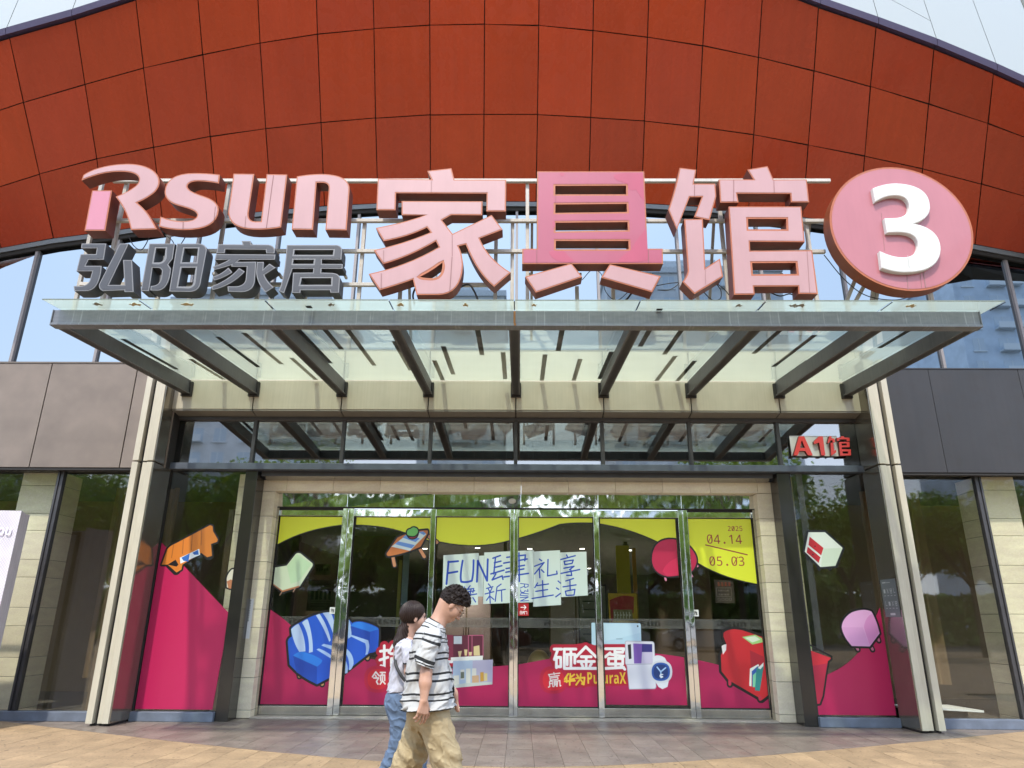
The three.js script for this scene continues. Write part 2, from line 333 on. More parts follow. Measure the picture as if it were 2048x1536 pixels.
{
  const hood = part('arched_hood', [0, 10, -11], 'red panelled arched hood leaning out over the sign');
  const reds = [1, 0.95, 1.04, 0.91, 0.98].map((k, i) => M('red_lacquered_panel', [0.468 * k, 0.058 * k, 0.016 * k * (1 + 0.1 * i)], 0.38, 0, { map: again(T.rain, 0.45, 0.3), roughnessMap: T.rough, specularIntensity: 0.7 }));
  const back = [];
  for (let i = 0; i < HJ.length - 1; i++) {
    for (let r = 0; r < 3; r++) {
      const q = [HJ[i][r + 1], HJ[i + 1][r + 1], HJ[i + 1][r], HJ[i][r]];
      const tw = rr(-0.008, 0.008);
      const qq = q.map((p, k) => p.clone().add(V(0, 0, (k % 2 ? tw : -tw))));
      obj('panel', patch4(qq, 0.009, 0.02, 1, rr(0, 5), rr(0, 5)), reds[Math.floor(rnd() * 5)], hood);
      back.push(slab4(q, -0.06, 0.05, 1, 0, 0, -0.05));
    }
  }
  obj('backing', back, mat.joint, hood);
  const trim = [], lip = [];
  for (let i = 0; i < HJ.length - 1; i++) {                      // grey and black strips along the lower arch, against the glass
    const a = HJ[i][3], b = HJ[i + 1][3], dn = (p, y, z = 0) => p.clone().add(V(0, -y, z));
    trim.push(slab4([dn(a, 0.085, -0.02), dn(b, 0.085, -0.02), dn(b, 0.004), dn(a, 0.004)], 0, 0.10));
    lip.push(slab4([dn(a, 0.15, -0.07), dn(b, 0.15, -0.07), dn(b, 0.087, -0.05), dn(a, 0.087, -0.05)], 0, 0.09));
  }
  obj('lower_trim', trim, mat.greyTrim, hood);
  obj('lower_seal', lip, mat.joint, hood);
  const crown = part('crown_cladding', [0, 12, -9.3], 'white gloss cladding with a dark violet edge above the red hood');
  for (let i = 0; i < HJ.length - 1; i++) {
    const a = HJ[i][0], b = HJ[i + 1][0], up = (p, y, z) => p.clone().add(V(0, y, z));
    obj('edge_trim', slab4([up(a, -0.015, 0.09), up(b, -0.015, 0.09), up(b, 0.10, 0.13), up(a, 0.10, 0.13)], 0.004, 0.16), mat.purple, crown);
    const y1 = 5, q = [up(a, 0.105, 0.11), up(b, 0.105, 0.11), up(b, y1, -0.35), up(a, y1, -0.35)];
    if (i === 19) { const ma = q[0].clone().lerp(q[3], 0.145), mb = q[1].clone().lerp(q[2], 0.085); obj('panel', slab4([q[0], q[1], mb, ma], 0.006, 0.03), mat.white, crown); obj('panel', slab4([ma, mb, q[2], q[3]], 0.006, 0.03), mat.white, crown); }
    else obj('panel', slab4(q, 0.006, 0.03), mat.white, crown);
  }
  const roof = [];
  for (let i = 0; i < HJ.length - 1; i++) { const a = HJ[i][0].clone().add(V(0, 4.8, -0.45)), b = HJ[i + 1][0].clone().add(V(0, 4.8, -0.45)); roof.push(slab4([a, b, V(b.x, b.y, -24), V(a.x, a.y, -24)], 0, 0.1)); roof.push(slab4([HJ[i][0].clone().add(V(0, 0, -0.2)), HJ[i + 1][0].clone().add(V(0, 0, -0.2)), b.clone().add(V(0, 0, -0.06)), a.clone().add(V(0, 0, -0.06))], 0, 0.05)); }
  obj('roof', roof, mat.charcoal, building);
}
// blue curtain glass under the arch
{
  const cw = part('curtain_wall', [0, 7.5, -11.9], 'sky blue mirrored curtain glass under the arch');
  const X = []; for (let k = -7; k <= 7; k++) X.push(C0 + k * 1.523);
  X.unshift(-12.6); X.push(12.4);
  const topAt = (x) => { for (let i = 0; i < HJ.length - 1; i++) { const a = HJ[i][3], b = HJ[i + 1][3]; if (x >= a.x && x <= b.x) return a.y + (b.y - a.y) * (x - a.x) / (b.x - a.x); } return x < 0 ? HJ[0][3].y : HJ[HJ.length - 1][3].y; };
  for (let i = 0; i < X.length - 1; i++) {
    const t = rr(-0.008, 0.008), u = rr(-0.012, 0.012), a = X[i], b = X[i + 1];
    const g = slab4([V(a, 5.6, -11.9 - t), V(b, 5.6, -11.9 + t), V(b, topAt(b) + 0.02, -11.9 + t + u), V(a, topAt(a) + 0.02, -11.9 - t + u)], 0.02, 0.012);
    obj('pane', g, tone(mat.mirror, rr(0.97, 1.02)), cw);
  }
  for (const x of X) if (Math.abs(x) < 12) { const m = obj('mullion', box(x - 0.024, x + 0.024, 5.6, topAt(x) - 0.1, -11.97, -11.84), mat.mullion, cw); }
  obj('backing', box(-12.6, 12.4, 4.9, 9.9, -12.12, -12.05), mat.dark, cw);
}
// beige fascia behind the canopy: eight panels with a soffit return each
const BX = [-5.63, -4.48, -2.97, -1.49, 0, 1.49, 2.97, 4.46, 5.6].map((x) => x + C0);
{
  const fascia = part('fascia', [C0, 5.3, -11.45], 'pale beige metal fascia panels at the back of the canopy');
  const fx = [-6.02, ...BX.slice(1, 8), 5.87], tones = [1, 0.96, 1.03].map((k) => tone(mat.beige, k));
  for (let i = 0; i < 8; i++) {
    const a = fx[i] + 0.009, b = fx[i + 1] - 0.009, p = sub('panel', fascia, [(a + b) / 2, 5, -11.45]), m = tones[Math.floor(rnd() * 3)];
    obj('face', rbox(a, b, 4.868, 5.93, -11.49, -11.45, 0.006, 0.7, rr(0, 4), rr(0, 4)), m, p);
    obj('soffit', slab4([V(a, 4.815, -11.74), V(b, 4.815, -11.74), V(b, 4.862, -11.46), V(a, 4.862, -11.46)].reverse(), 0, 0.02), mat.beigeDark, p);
  }
  obj('backing', [box(-6.02, 5.87, 4.85, 5.92, -11.8, -11.52), box(-6.02, 5.87, 4.80, 4.83, -11.8, -11.755)], mat.joint, fascia);
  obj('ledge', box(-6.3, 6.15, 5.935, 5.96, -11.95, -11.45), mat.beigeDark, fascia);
}
// upper wall panels beside the entrance
{
  const left = part('wall_cladding', [-9, 4.8, -11.5], 'taupe metal wall panels over the window on the left');
  const lx = [-14, -12.8, -11.25, -9.72, -8.18, -6.665, -5.9], lt = [1, 0.97, 1.03].map((k) => tone(mat.taupe, k));
  for (let i = 0; i < lx.length - 1; i++) obj('panel', rbox(lx[i] + 0.008, lx[i + 1] - 0.008, 3.86, 5.70, -11.54, -11.5, 0.006, 1, rr(0, 5), rr(0, 5)), lt[i % 3], left);
  obj('backing', [box(-14, -5.9, 3.88, 5.68, -11.9, -11.55)], mat.joint, left);
  obj('bottom_edge', box(-14, -6.2, 3.82, 3.858, -11.62, -11.515), mat.joint, left);
  obj('cap', box(-14, -6.0, 5.702, 5.73, -11.9, -11.49), tone(mat.taupe, 0.7), left);
  const right = part('wall_cladding', [9, 4.8, -11.5], 'matt charcoal wall panels over the window on the right');
  const rx = [5.75, 7.02, 8.55, 10.1, 11.6, 13.2], rt = [1, 0.98, 1.03].map((k) => tone(mat.charcoal, k));
  for (let i = 0; i < rx.length - 1; i++) obj('panel', rbox(rx[i] + 0.003, rx[i + 1] - 0.003, 3.84, 5.64, -11.54, -11.5, 0.004, 1, rr(0, 5), rr(0, 5)), rt[i % 3], right);
  obj('backing', box(5.75, 13.2, 3.86, 5.62, -11.9, -11.55), mat.joint, right);
  obj('bottom_edge', box(5.9, 13.2, 3.80, 3.838, -11.62, -11.515), mat.joint, right);
  obj('cap', box(5.8, 13.2, 5.642, 5.66, -11.9, -11.49), tone(mat.charcoal, 1.1), right);
}
// beige pilasters: a front blade, a dark groove and a deep blade, in two lengths with a gap between
for (const [s, lab] of [[-1, 'beige metal pilaster between the left window and the pink glass'], [1, 'beige metal pilaster with an icon plate beside the pink glass']]) {
  const ox = s < 0 ? -6.27 : 6.09, X = (d) => ox - s * d;
  const p = part('pilaster', [X(0.15), 0, -11.3], lab);
  const bb = (a, b, y0, y1, z0, z1, m, n) => obj(n, rbox(Math.min(X(a), X(b)), Math.max(X(a), X(b)), y0, y1, z0, z1, 0.005, 0.8, rr(0, 3), rr(0, 3)), m, p);
  for (const [y0, y1] of [[0.035, 3.885], [3.91, 5.69]]) {
    bb(0, 0.098, y0, y1, -11.7, -11.15, mat.beige, 'outer_blade');
    bb(0.155, 0.235, y0, y1, -11.62, -11.185, mat.beige, 'recessed_strip');
    bb(0.24, 0.335, y0, y1, -11.70, -11.15, mat.beige, 'inner_blade');
    obj('side_panel', rbox(Math.min(X(0.337), X(0.352)), Math.max(X(0.337), X(0.352)), y0, y1, -11.74, -11.165, 0.004, 0.8), M('satin_grey_beige_metal', [0.30, 0.275, 0.23], 0.22, 0.75, { map: T.streak, roughnessMap: T.rough }), p);
  }
  obj('core', box(X(0.02), X(0.33), 0.0, 5.66, -11.69, -11.25), mat.joint, p);
}
// ---------------------------------------------------------------- windows beside the pilasters
function stoneColumn(name, x0, x1, z0, z1, ys, parent, label) {
  const c = sub(name, parent, [(x0 + x1) / 2, 0, (z0 + z1) / 2]); if (label) c.userData.label = label;
  for (let i = 0; i < ys.length - 1; i++) obj('stone', rbox(x0, x1, ys[i] + 0.003, ys[i + 1] - 0.003, z0, z1, 0.006, 0.9, rr(0, 6), rr(0, 6)), i % 3 ? mat.stone : mat.stoneB, c);
  obj('mortar', box(x0 + 0.012, x1 - 0.012, ys[0], ys[ys.length - 1], z0 + 0.012, z1 - 0.012), tone(mat.joint, 4), c);
  return c;
}
const courses = (y1) => { const r = [0.004]; let y = 0.12, k = 0; r.push(y); while (y < y1) { y += k++ % 2 ? 0.285 : 0.475; r.push(Math.min(y, y1)); if (r.length > 40) break; } return r; };
for (const [s, lab] of [[-1, 'tall smoked glass window with stone column at the left'], [1, 'tall smoked glass window with stone column at the right']]) {
  const w = part('side_window', [s * 9, 0, -11.7], lab);
  const xs = s < 0 ? [-14, -11.2, -9.2, -7.72, -6.1] : [5.92, 7.60, 9.05, 11, 13.2];
  for (let i = 0; i < xs.length - 1; i++) obj('pane', box(xs[i] + 0.03, xs[i + 1] - 0.03, 0.14, 3.83, -11.714, -11.702), mat.glassS, w);
  for (let i = 1; i < xs.length - 1; i++) {
    obj('mullion', [box(xs[i] - 0.055, xs[i] - 0.02, 0.14, 3.83, -11.75, -11.66), box(xs[i] - 0.012, xs[i] + 0.012, 0.14, 3.83, -11.75, -11.675), box(xs[i] + 0.02, xs[i] + 0.05, 0.14, 3.83, -11.75, -11.66)], mat.frame, w);
  }
  obj('sill', rbox(xs[0], xs[xs.length - 1], 0.0, 0.135, -11.80, -11.63, 0.008), mat.sill, w);
  obj('head', box(xs[0], xs[xs.length - 1], 3.83, 3.86, -11.8, -11.63), mat.frame, w);
  const cx = s < 0 ? [-8.56, -7.86] : [7.72, 8.38];
  stoneColumn('stone_column', cx[0], cx[1], -12.5, -11.95, courses(3.86), building, s < 0 ? 'stone column behind the left window glass' : 'stone column behind the right window glass');
  const room = part('show_window_room', [s * 9, 0, -13], s < 0 ? 'brown show room seen through the left window' : 'brown show room seen through the right window');
  const xa = s < 0 ? -14 : 4.75, xb = s < 0 ? -4.85 : 13.2;
  obj('floor', box(xa, xb, -0.02, 0.06, -15.5, -11.8), tone(mat.floorIn, 0.8), room);
  obj('back_wall', box(xa, xb, 0.06, 3.95, -15.6, -15.5), mat.woodDeep, room);
  obj('ceiling', box(xa, xb, 3.92, 4.0, -15.5, -11.8), mat.dark, room);
  obj('end_wall', [box(xa - 0.1, xa, 0, 4, -15.6, -11.8), box(xb, xb + 0.1, 0, 4, -15.6, -12.3)], mat.dark, room);
  // hanging brown curtain with folds, close behind the glass
  const fold = []; const ca = s < 0 ? -7.55 : 6.3, cb = s < 0 ? -6.35 : 7.35;
  const shape = new THREE.PlaneGeometry(cb - ca, 3.3, 60, 1), pa = shape.attributes.position;
  for (let i = 0; i < pa.count; i++) pa.setZ(i, 0.05 * Math.sin(pa.getX(i) * 26) + 0.03 * Math.sin(pa.getX(i) * 11 + 1));
  shape.computeVertexNormals(); shape.translate((ca + cb) / 2, 0.5 + 1.65, -13.1);
  obj('curtain', shape, mat.woodDeep, room);
}
// things inside the side windows
{
  const t = thing('bookcase', 'dark wooden bookcase with open shelves inside the left window', 'bookcase', [-6.75, 0.06, -12.6]);
  obj('side_panel', box(-7.1, -7.05, 0.06, 2.25, -12.9, -12.55), mat.wood, t); obj('side_panel', box(-6.28, -6.23, 0.06, 2.25, -12.9, -12.55), mat.wood, t);
  for (const y of [0.1, 0.55, 0.98, 1.42, 1.82, 2.22]) obj('shelf', box(-7.05, -6.28, y, y + 0.035, -12.9, -12.57), tone(mat.wood, 1.5), t);
  obj('back_panel', box(-7.05, -6.28, 0.06, 2.25, -12.93, -12.905), tone(mat.dark, 0.4), t);
  const b = thing('display_plinth', 'low white display board on the floor inside the right window', 'plinth', [6.7, 0.06, -12.4]);
  obj('board', slab4([V(6.0, 0.27, -12.05), V(7.3, 0.20, -12.2), V(7.2, 0.2, -13.0), V(5.95, 0.2, -13.0)], 0, 0.03), M('white_board', [0.7, 0.7, 0.68], 0.5), b);
  obj('base', box(6.1, 7.1, 0.06, 0.165, -12.9, -12.3), mat.dark, b);
  const c = thing('fabric_backdrop', 'lilac white fabric stretched over a stand at the left edge', 'backdrop', [-8.3, 0, -10.6]);
  const cloth = M('lilac_fabric', [0.672, 0.632, 0.704], 0.85, 0, { map: T.cloth, sheen: 0.3 });
  const tl = P(43, 1022, 10.45), tb = P(62, 1020, 10.95);
  const panel = (x0, x1, zz0, zz1, lean, name) => {
    const g = new THREE.PlaneGeometry(1, 1, 30, 44), p = g.attributes.position;
    for (let i = 0; i < p.count; i++) { const u = p.getX(i) + 0.5, v = p.getY(i) + 0.5; const x = x0 + (x1 - x0) * u, w = 0.006 * fbm(u * 4, v * 5, 3, 3) * 2 + 0.010 * Math.sin(v * 7 + u * 3) * Math.max(0, 0.6 - v); p.setXYZ(i, x - lean * (1 - v) + w, 0.02 + v * (tl.y - 0.02) + (v > 0.97 ? 0.006 * Math.sin(u * 9) : 0), zz0 + (zz1 - zz0) * u + w); }
    g.computeVertexNormals(); return obj(name, metricKeep(g), cloth, c);
  };
  panel(tl.x - 2.6, tl.x, -10.38, -10.45, 0.0, 'front_cloth');
  panel(tl.x, tb.x, -10.452, -10.95, 0.0, 'side_cloth');
  obj('frame', [box(tl.x - 2.55, tl.x - 2.5, 0, tl.y - 0.06, -10.8, -10.75), box(tl.x - 0.45, tl.x - 0.4, 0, tl.y - 0.06, -10.8, -10.75), box(tl.x - 2.55, tl.x - 0.4, tl.y - 0.1, tl.y - 0.06, -10.8, -10.75)], mat.frame, c);
  // pale printed letters on the cloth, at the frame edge
  const pr = document.createElement('canvas'); pr.width = 256; pr.height = 128; const g2 = pr.getContext('2d');
  g2.fillStyle = '#fff'; g2.font = 'bold 92px sans-serif'; g2.fillText('OU', 60, 92);
  const pt = new THREE.CanvasTexture(pr); pt.colorSpace = THREE.SRGBColorSpace;
  const lp = P(8, 1062, 10.33); const lg = new THREE.PlaneGeometry(0.42, 0.21); lg.translate(lp.x - 0.06, lp.y, -10.425);
  obj('printed_letters', lg, M('pale_print', [0.78, 0.74, 0.80], 0.8, 0, { map: pt, alphaTest: 0.5 }), c);
}
// ---------------------------------------------------------------- entrance: transom, lintel, portal, stone surround
{
  const tr = part('transom_window', [C0, 4.4, -11.75], 'row of dark tinted transom panes above the doors');
  const tx = [-5.93, -4.56, -3.03, -1.53, C0, 1.41, 2.9, 4.40, 5.78];
  for (let i = 0; i < 8; i++) obj('pane', box(tx[i] + 0.02, tx[i + 1] - 0.02, 3.98, 4.77, -11.763, -11.75), mat.glassT, tr);
  for (let i = 1; i < 8; i++) obj('mullion', rbox(tx[i] - 0.03, tx[i] + 0.03, 3.99, 4.76, -11.80, -11.70, 0.006), mat.frame, tr);
  obj('top_rail', rbox(tx[0], tx[8], 4.74, 4.80, -11.82, -11.68, 0.006), mat.frame, tr);
  obj('bottom_rail', rbox(tx[0], tx[8], 3.875, 3.985, -11.84, -11.66, 0.008), tone(mat.sill, 0.62), tr);
  obj('dark_box', [box(tx[0], tx[8], 3.95, 4.9, -13.2, -13.1), box(tx[0], tx[8], 3.92, 3.94, -13.2, -11.85), box(tx[0] - 0.06, tx[0], 3.9, 4.9, -13.2, -11.7), box(tx[8], tx[8] + 0.06, 3.9, 4.9, -13.2, -11.7), box(tx[0], tx[8], 4.84, 4.88, -13.2, -11.82)], tone(mat.dark, 0.5), tr);
  for (const [x0, x1, lab] of [[-5.93, -4.646, 'pink film window left of the doors'], [4.526, 5.74, 'pink film window right of the doors']]) {
    const w = part('film_window', [(x0 + x1) / 2, 0, -11.75], lab);
    obj('pane', box(x0, x1, 0.14, 3.875, -11.803, -11.792), mat.glassS, w);
    obj('sill', rbox(x0, x1, 0, 0.135, -11.88, -11.70, 0.008), mat.sill, w);
    obj('edge', [box(x0 - 0.01, x0 + 0.018, 0.14, 3.875, -11.83, -11.775)], mat.joint, w);
    w.name === '' || (x0 < 0 ? (building.userData.fw0 = w.name) : (building.userData.fw1 = w.name));
  }
  delete building.userData.fw0; delete building.userData.fw1;
  const portal = part('portal_frame', [C0, 0, -11.85], 'polished black metal portal around the doors');
  for (const [x0, x1] of [[-4.645, -4.44], [4.32, 4.525]]) obj('post', rbox(x0, x1, 0.0, 3.872, -12.12, -11.768, 0.006), mat.black, portal);
  obj('soffit_panel', slab4([V(-4.4, 3.80, -12.13), V(4.275, 3.80, -12.13), V(4.275, 3.862, -11.87), V(-4.4, 3.862, -11.87)].reverse(), 0.0, 0.03), M('satin_grey_metal', [0.34, 0.33, 0.31], 0.22, 0.8, { roughnessMap: T.rough }), portal);
  obj('header', box(-4.4, 4.275, 3.80, 3.873, -11.868, -11.84), mat.frame, portal);
  obj('shadow_gap', box(-4.4, 4.275, 3.77, 3.80, -12.5, -12.19), mat.joint, portal);
  // stone jambs and lintel
  stoneColumn('stone_jamb', -4.555, -4.235, -12.56, -12.14, courses(3.588), building, 'cream stone jamb left of the doors');
  stoneColumn('stone_jamb', 4.075, 4.43, -12.56, -12.14, courses(3.588), building, 'cream stone jamb right of the doors');
  const lin = part('stone_lintel', [C0, 3.7, -12.2], 'cream stone lintel slabs over the mirror steel header');
  const sx = [-4.555]; for (let x = -4.05; x < 4.4; x += 0.815) sx.push(x); sx.push(4.43);
  for (let i = 0; i < sx.length - 1; i++) obj('stone', rbox(sx[i] + 0.002, sx[i + 1] - 0.002, 3.592, 3.785, -12.4, -12.14, 0.005, 0.9, rr(0, 5), rr(0, 5)), i % 2 ? mat.stone : mat.stoneB, lin);
  stoneColumn('stone_return', -4.83, -4.66, -12.5, -12.0, courses(3.86), building, 'stone strip behind the pink glass on the left');
  stoneColumn('stone_return', 4.53, 4.80, -12.5, -12.0, courses(3.86), building, 'stone strip behind the pink glass on the right');
}
// ---------------------------------------------------------------- the doors
const DOORS = [  // [left edge, right edge of the glass, set back]
  [-4.19, -3.085, 0.0], [-2.885, -1.545, 0.045], [-1.452, -0.165, 0.0], [-0.022, 1.276, 0.0], [1.374, 2.745, 0.045], [2.912, 4.02, 0.0]];
const doorGroups = [];
{
  const hdr = part('steel_header', [C0, 3.45, -12.35], 'mirror polished steel header over the doors');
  const pan = [-4.235, -3.02, -1.5, 0.02, 1.37, 2.82, 4.075];
  for (let i = 0; i < 6; i++) { const tl = rr(-0.006, 0.006); obj('plate', metric(slab4([V(pan[i], 3.355, -12.36 + tl), V(pan[i + 1], 3.355, -12.36 - tl), V(pan[i + 1], 3.588, -12.345), V(pan[i], 3.588, -12.345)], 0.0015, 0.02), 1, rr(0, 5), rr(0, 5)), mat.steel, hdr); }
  obj('track', [box(-4.235, 4.075, 3.335, 3.353, -12.42, -12.33), box(-4.235, -2.98, 3.30, 3.335, -12.40, -12.36), box(2.82, 4.075, 3.30, 3.335, -12.40, -12.36)], mat.joint, hdr);
  obj('sensor', new THREE.SphereGeometry(0.05, 16, 10).scale(1.3, 0.9, 0.7).translate(-0.13, 3.47, -12.33), M('grey_plastic', [0.55, 0.55, 0.5], 0.4), hdr);
  obj('jamb', [box(-4.235, -4.195, 0.02, 3.335, -12.45, -12.33)], mat.steelDull, hdr); obj('jamb', [box(4.03, 4.075, 0.02, 3.335, -12.45, -12.33)], mat.steelDull, hdr);
  obj('threshold', rbox(-4.235, 4.075, 0.0, 0.022, -12.6, -12.12, 0.004), M('pale_granite', [0.5, 0.46, 0.4], 0.5, 0, { map: T.paver }), hdr);
  const mull = [[-3.083, -2.99, 0], [-2.985, -2.888, 0.01], [-1.541, -1.456, 0], [-0.161, -0.095, 0], [-0.09, -0.026, 0.012], [1.28, 1.37, 0], [2.748, 2.825, 0.01], [2.83, 2.908, 0]];
  const labs = ['first', 'second', 'third', 'fourth', 'fifth', 'sixth'];
  DOORS.forEach(([x0, x1, bk], i) => {
    const z = -12.40 - bk, d = part('door', [(x0 + x1) / 2, 0, z], labs[i] + ' glass door leaf from the left');
    doorGroups.push(d);
    obj('pane', box(x0 + 0.008, x1 - 0.008, 0.165, 3.2, z - 0.012, z), mat.glassD, d);
    obj('bottom_rail', rbox(x0 - 0.004, x1 + 0.004, 0.03, 0.162, z - 0.03, z + 0.025, 0.005), mat.steelDull, d);
    obj('top_rail', rbox(x0 - 0.004, x1 + 0.004, 3.205, 3.33, z - 0.03, z + 0.02, 0.004), mat.steel, d);
    obj('gasket', [box(x0, x1, 0.162, 0.176, z - 0.01, z + 0.008), box(x0, x1, 3.192, 3.205, z - 0.01, z + 0.008), box(x0 - 0.003, x0 + 0.01, 0.17, 3.2, z - 0.01, z + 0.008), box(x1 - 0.01, x1 + 0.003, 0.17, 3.2, z - 0.01, z + 0.008)], mat.joint, d);
    for (const [a, b, k] of mull) { const m = (a + b) / 2; if ((m > x1 && m < x1 + 0.06) || (m > x1 && m < x1 + 0.12 && i === 1 || false) || (m < x0 && m > x0 - 0.06 && !(i === 2 || i === 4))) obj('stile', rbox(a, b, 0.03, 3.332, z - 0.04, -12.345 - k, 0.004), mat.steel, d); }
  });
}
// ---------------------------------------------------------------- the glass canopy
const GY = (z) => 5.09 + (-z < 7.65 ? 0 : (-z - 7.65) * 0.0775);   // height of the glass underside, rising to the wall
{
  const c = thing('entrance_canopy', 'steel and pale green glass canopy over the doors', 'canopy', [C0, 5.1, -9.6]);
  const xa = -5.70 + C0, xb = 5.66 + C0;
  BX.forEach((x, i) => {
    const w = i === 0 || i === 8 ? 0.07 : 0.07, d = sub('beam', c, [x, 5.1, -9.7]);
    const zf = -7.98, zb = -11.44;
    const q = (yo0, yo1, hw) => {                                  // one box that slopes with the glass
      const g = new THREE.BoxGeometry(hw * 2, 1, 1), p = g.attributes.position;
      for (let k = 0; k < p.count; k++) { const z = p.getZ(k) > 0 ? zf : zb, top = GY(z) - 0.012, low = z === zf ? 4.90 : 5.125; p.setXYZ(k, x + p.getX(k), p.getY(k) > 0 ? (yo1 < 0 ? low - yo1 : top) : (yo0 > 0 ? top - yo0 : low), z); }
      g.computeVertexNormals(); return metric(g, 1, rr(0, 4), rr(0, 4));
    };
    obj('web', q(0, 0, w * 0.62), mat.beam, d);
    obj('bottom_flange', q(0, -0.018, w), mat.beam, d);
    obj('bearing_plate', box(x - 0.088, x + 0.088, 5.085, 5.34, -11.455, -11.40), mat.joint, d);
  });
  const fb = sub('front_beam', c, [C0, 5, -7.95]);
  obj('web', rbox(xa, xb, 4.93, 5.105, -7.98, -7.935, 0.006, 1), mat.galv, fb);
  obj('bottom_flange', rbox(xa, xb, 4.895, 4.928, -8.06, -7.915, 0.006, 1), tone(mat.galv, 1.12), fb);
  obj('end_plate', [rbox(xa - 0.012, xa, 4.895, 5.105, -8.05, -7.92, 0.004), rbox(xb, xb + 0.012, 4.895, 5.105, -8.05, -7.92, 0.004)], mat.galv, fb);
  const rust = M('rust_stain', [0.22, 0.10, 0.035], 0.9); 
  obj('rust_streak', [box(C0 - 0.012, C0 + 0.012, 4.935, 5.10, -7.936, -7.9335), box(C0 - 0.006, C0 + 0.02, 4.90, 4.93, -7.93, -7.9135)], rust, fb);
  // glass panes, one a bay, with their dirty front edges
  const gx = [-5.72, ...BX.slice(1, 8), 5.71 + 0.0], zf = -7.62, zb = -11.44;
  for (let i = 0; i < 8; i++) {
    const a = gx[i] + 0.006, b = gx[i + 1] - 0.006;
    const m = tone(mat.canopyGlass, rr(0.97, 1.03));
    const gg = new THREE.BufferGeometry(); gg.setAttribute('position', new THREE.BufferAttribute(new Float32Array([a, GY(zf) + 0.006, zf, b, GY(zf) + 0.006, zf, b, GY(zb) + 0.006, zb, a, GY(zf) + 0.006, zf, b, GY(zb) + 0.006, zb, a, GY(zb) + 0.006, zb]), 3)); gg.computeVertexNormals();
    const lower = gg.clone(); lower.translate(0, -0.0055, 0);
    obj('glass_pane', metric(gg, 1, rr(0, 6), rr(0, 6)), m, c); obj('lower_glass', metric(lower), mat.clearGlass, c);
    obj('pane_edge', box(a, b, GY(zf) + 0.0005, GY(zf) + 0.014, zf + 0.001, zf + 0.008, 1, rr(0, 5), rr(0, 5)), mat.glassEdge, c);
    obj('sealant', slab4([V(b, GY(zf) - 0.004, zf), V(b + 0.012, GY(zf) - 0.004, zf), V(b + 0.012, GY(-7.9) - 0.004, -7.9), V(b, GY(-7.9) - 0.004, -7.9)], 0, 0.004), mat.joint, c);
  }
  // rust and lichen blots on the overhanging strip of glass
  const blot = M('rust_blot', [0.42, 0.33, 0.17], 0.9), moss = M('grime', [0.22, 0.21, 0.17], 0.9);
  for (const [px, w, dark] of [[265, 30, 0], [370, 34, 0], [800, 22, 0], [1068, 14, 0], [1590, 20, 1], [1604, 30, 1], [1826, 26, 0], [660, 18, 1], [190, 24, 1], [1480, 18, 1], [930, 16, 0]]) {
    const s = new THREE.Shape(), c0 = P(px, 609, 7.7); const n = 14; const W2 = w * 0.003;
    for (let k = 0; k < n; k++) { const a = k / n * 6.2832, r = rr(0.5, 1.0); const X = Math.cos(a) * W2 * r, Z = Math.sin(a) * 0.05 * r * (1 + 0.8 * Math.sin(a * 5)); k ? s.lineTo(X, Z) : s.moveTo(X, Z); }
    const g = new THREE.ShapeGeometry(s); g.rotateX(Math.PI / 2); g.translate(c0.x, GY(-7.78) - 0.006, -7.75);
    obj('stain', g, dark ? moss : blot, c);
  }
  // the strips of black film on the underside, where the photograph shows them
  const nrm = V(0, 1, 0.0775).normalize(), dd = nrm.dot(V(0, GY(-9) - 0.0, -9));
  const A = (x, y) => [60 + x / 2.926, 580 + y / 2.926], B = (x, y) => [700 + x / 2.926, 580 + y / 2.926], D = (x, y) => [1340 + x / 2.893, 580 + y / 2.893];
  const strips = [[A, 565, 288, 840, 465], [A, 955, 405, 1120, 525], [A, 1110, 275, 1325, 452], [A, 1265, 252, 1460, 435], [A, 1540, 398, 1668, 530], [A, 1580, 225, 1745, 430], [A, 1728, 225, 1815, 348], [A, 1865, 225, 2005, 443],
    [B, 265, 300, 350, 472], [B, 550, 330, 600, 495], [B, 500, 413, 540, 535], [B, 750, 232, 770, 382], [B, 897, 365, 907, 522], [B, 1240, 232, 1220, 358], [B, 1140, 378, 1123, 540], [B, 1343, 405, 1310, 540], [B, 1525, 362, 1465, 522], [B, 1755, 226, 1700, 332], [B, 1940, 226, 1845, 378], [B, 1895, 387, 1793, 543], [B, 2012, 415, 1912, 543],
    [D, 635, 225, 495, 370], [D, 825, 262, 610, 445], [D, 790, 407, 625, 535], [D, 1390, 225, 1220, 337], [A, 1625, 93, 1640, 108], [B, 1815, 110, 1806, 122]];
  for (const [f, x0, y0, x1, y1] of strips) {
    const p = PP(...f(x0, y0), nrm, dd), q = PP(...f(x1, y1), nrm, dd), xm = (p.x + q.x) / 2, w = 0.036;
    const za = Math.max(p.z, q.z), zc = Math.max(Math.min(p.z, q.z), -11.42);
    obj('film_strip', slab4([V(xm - w, GY(za) + 0.003, za), V(xm + w, GY(za) + 0.003, za), V(xm + w, GY(zc) + 0.003, zc), V(xm - w, GY(zc) + 0.003, zc)], 0, 0.001), mat.film, c);
  }
}
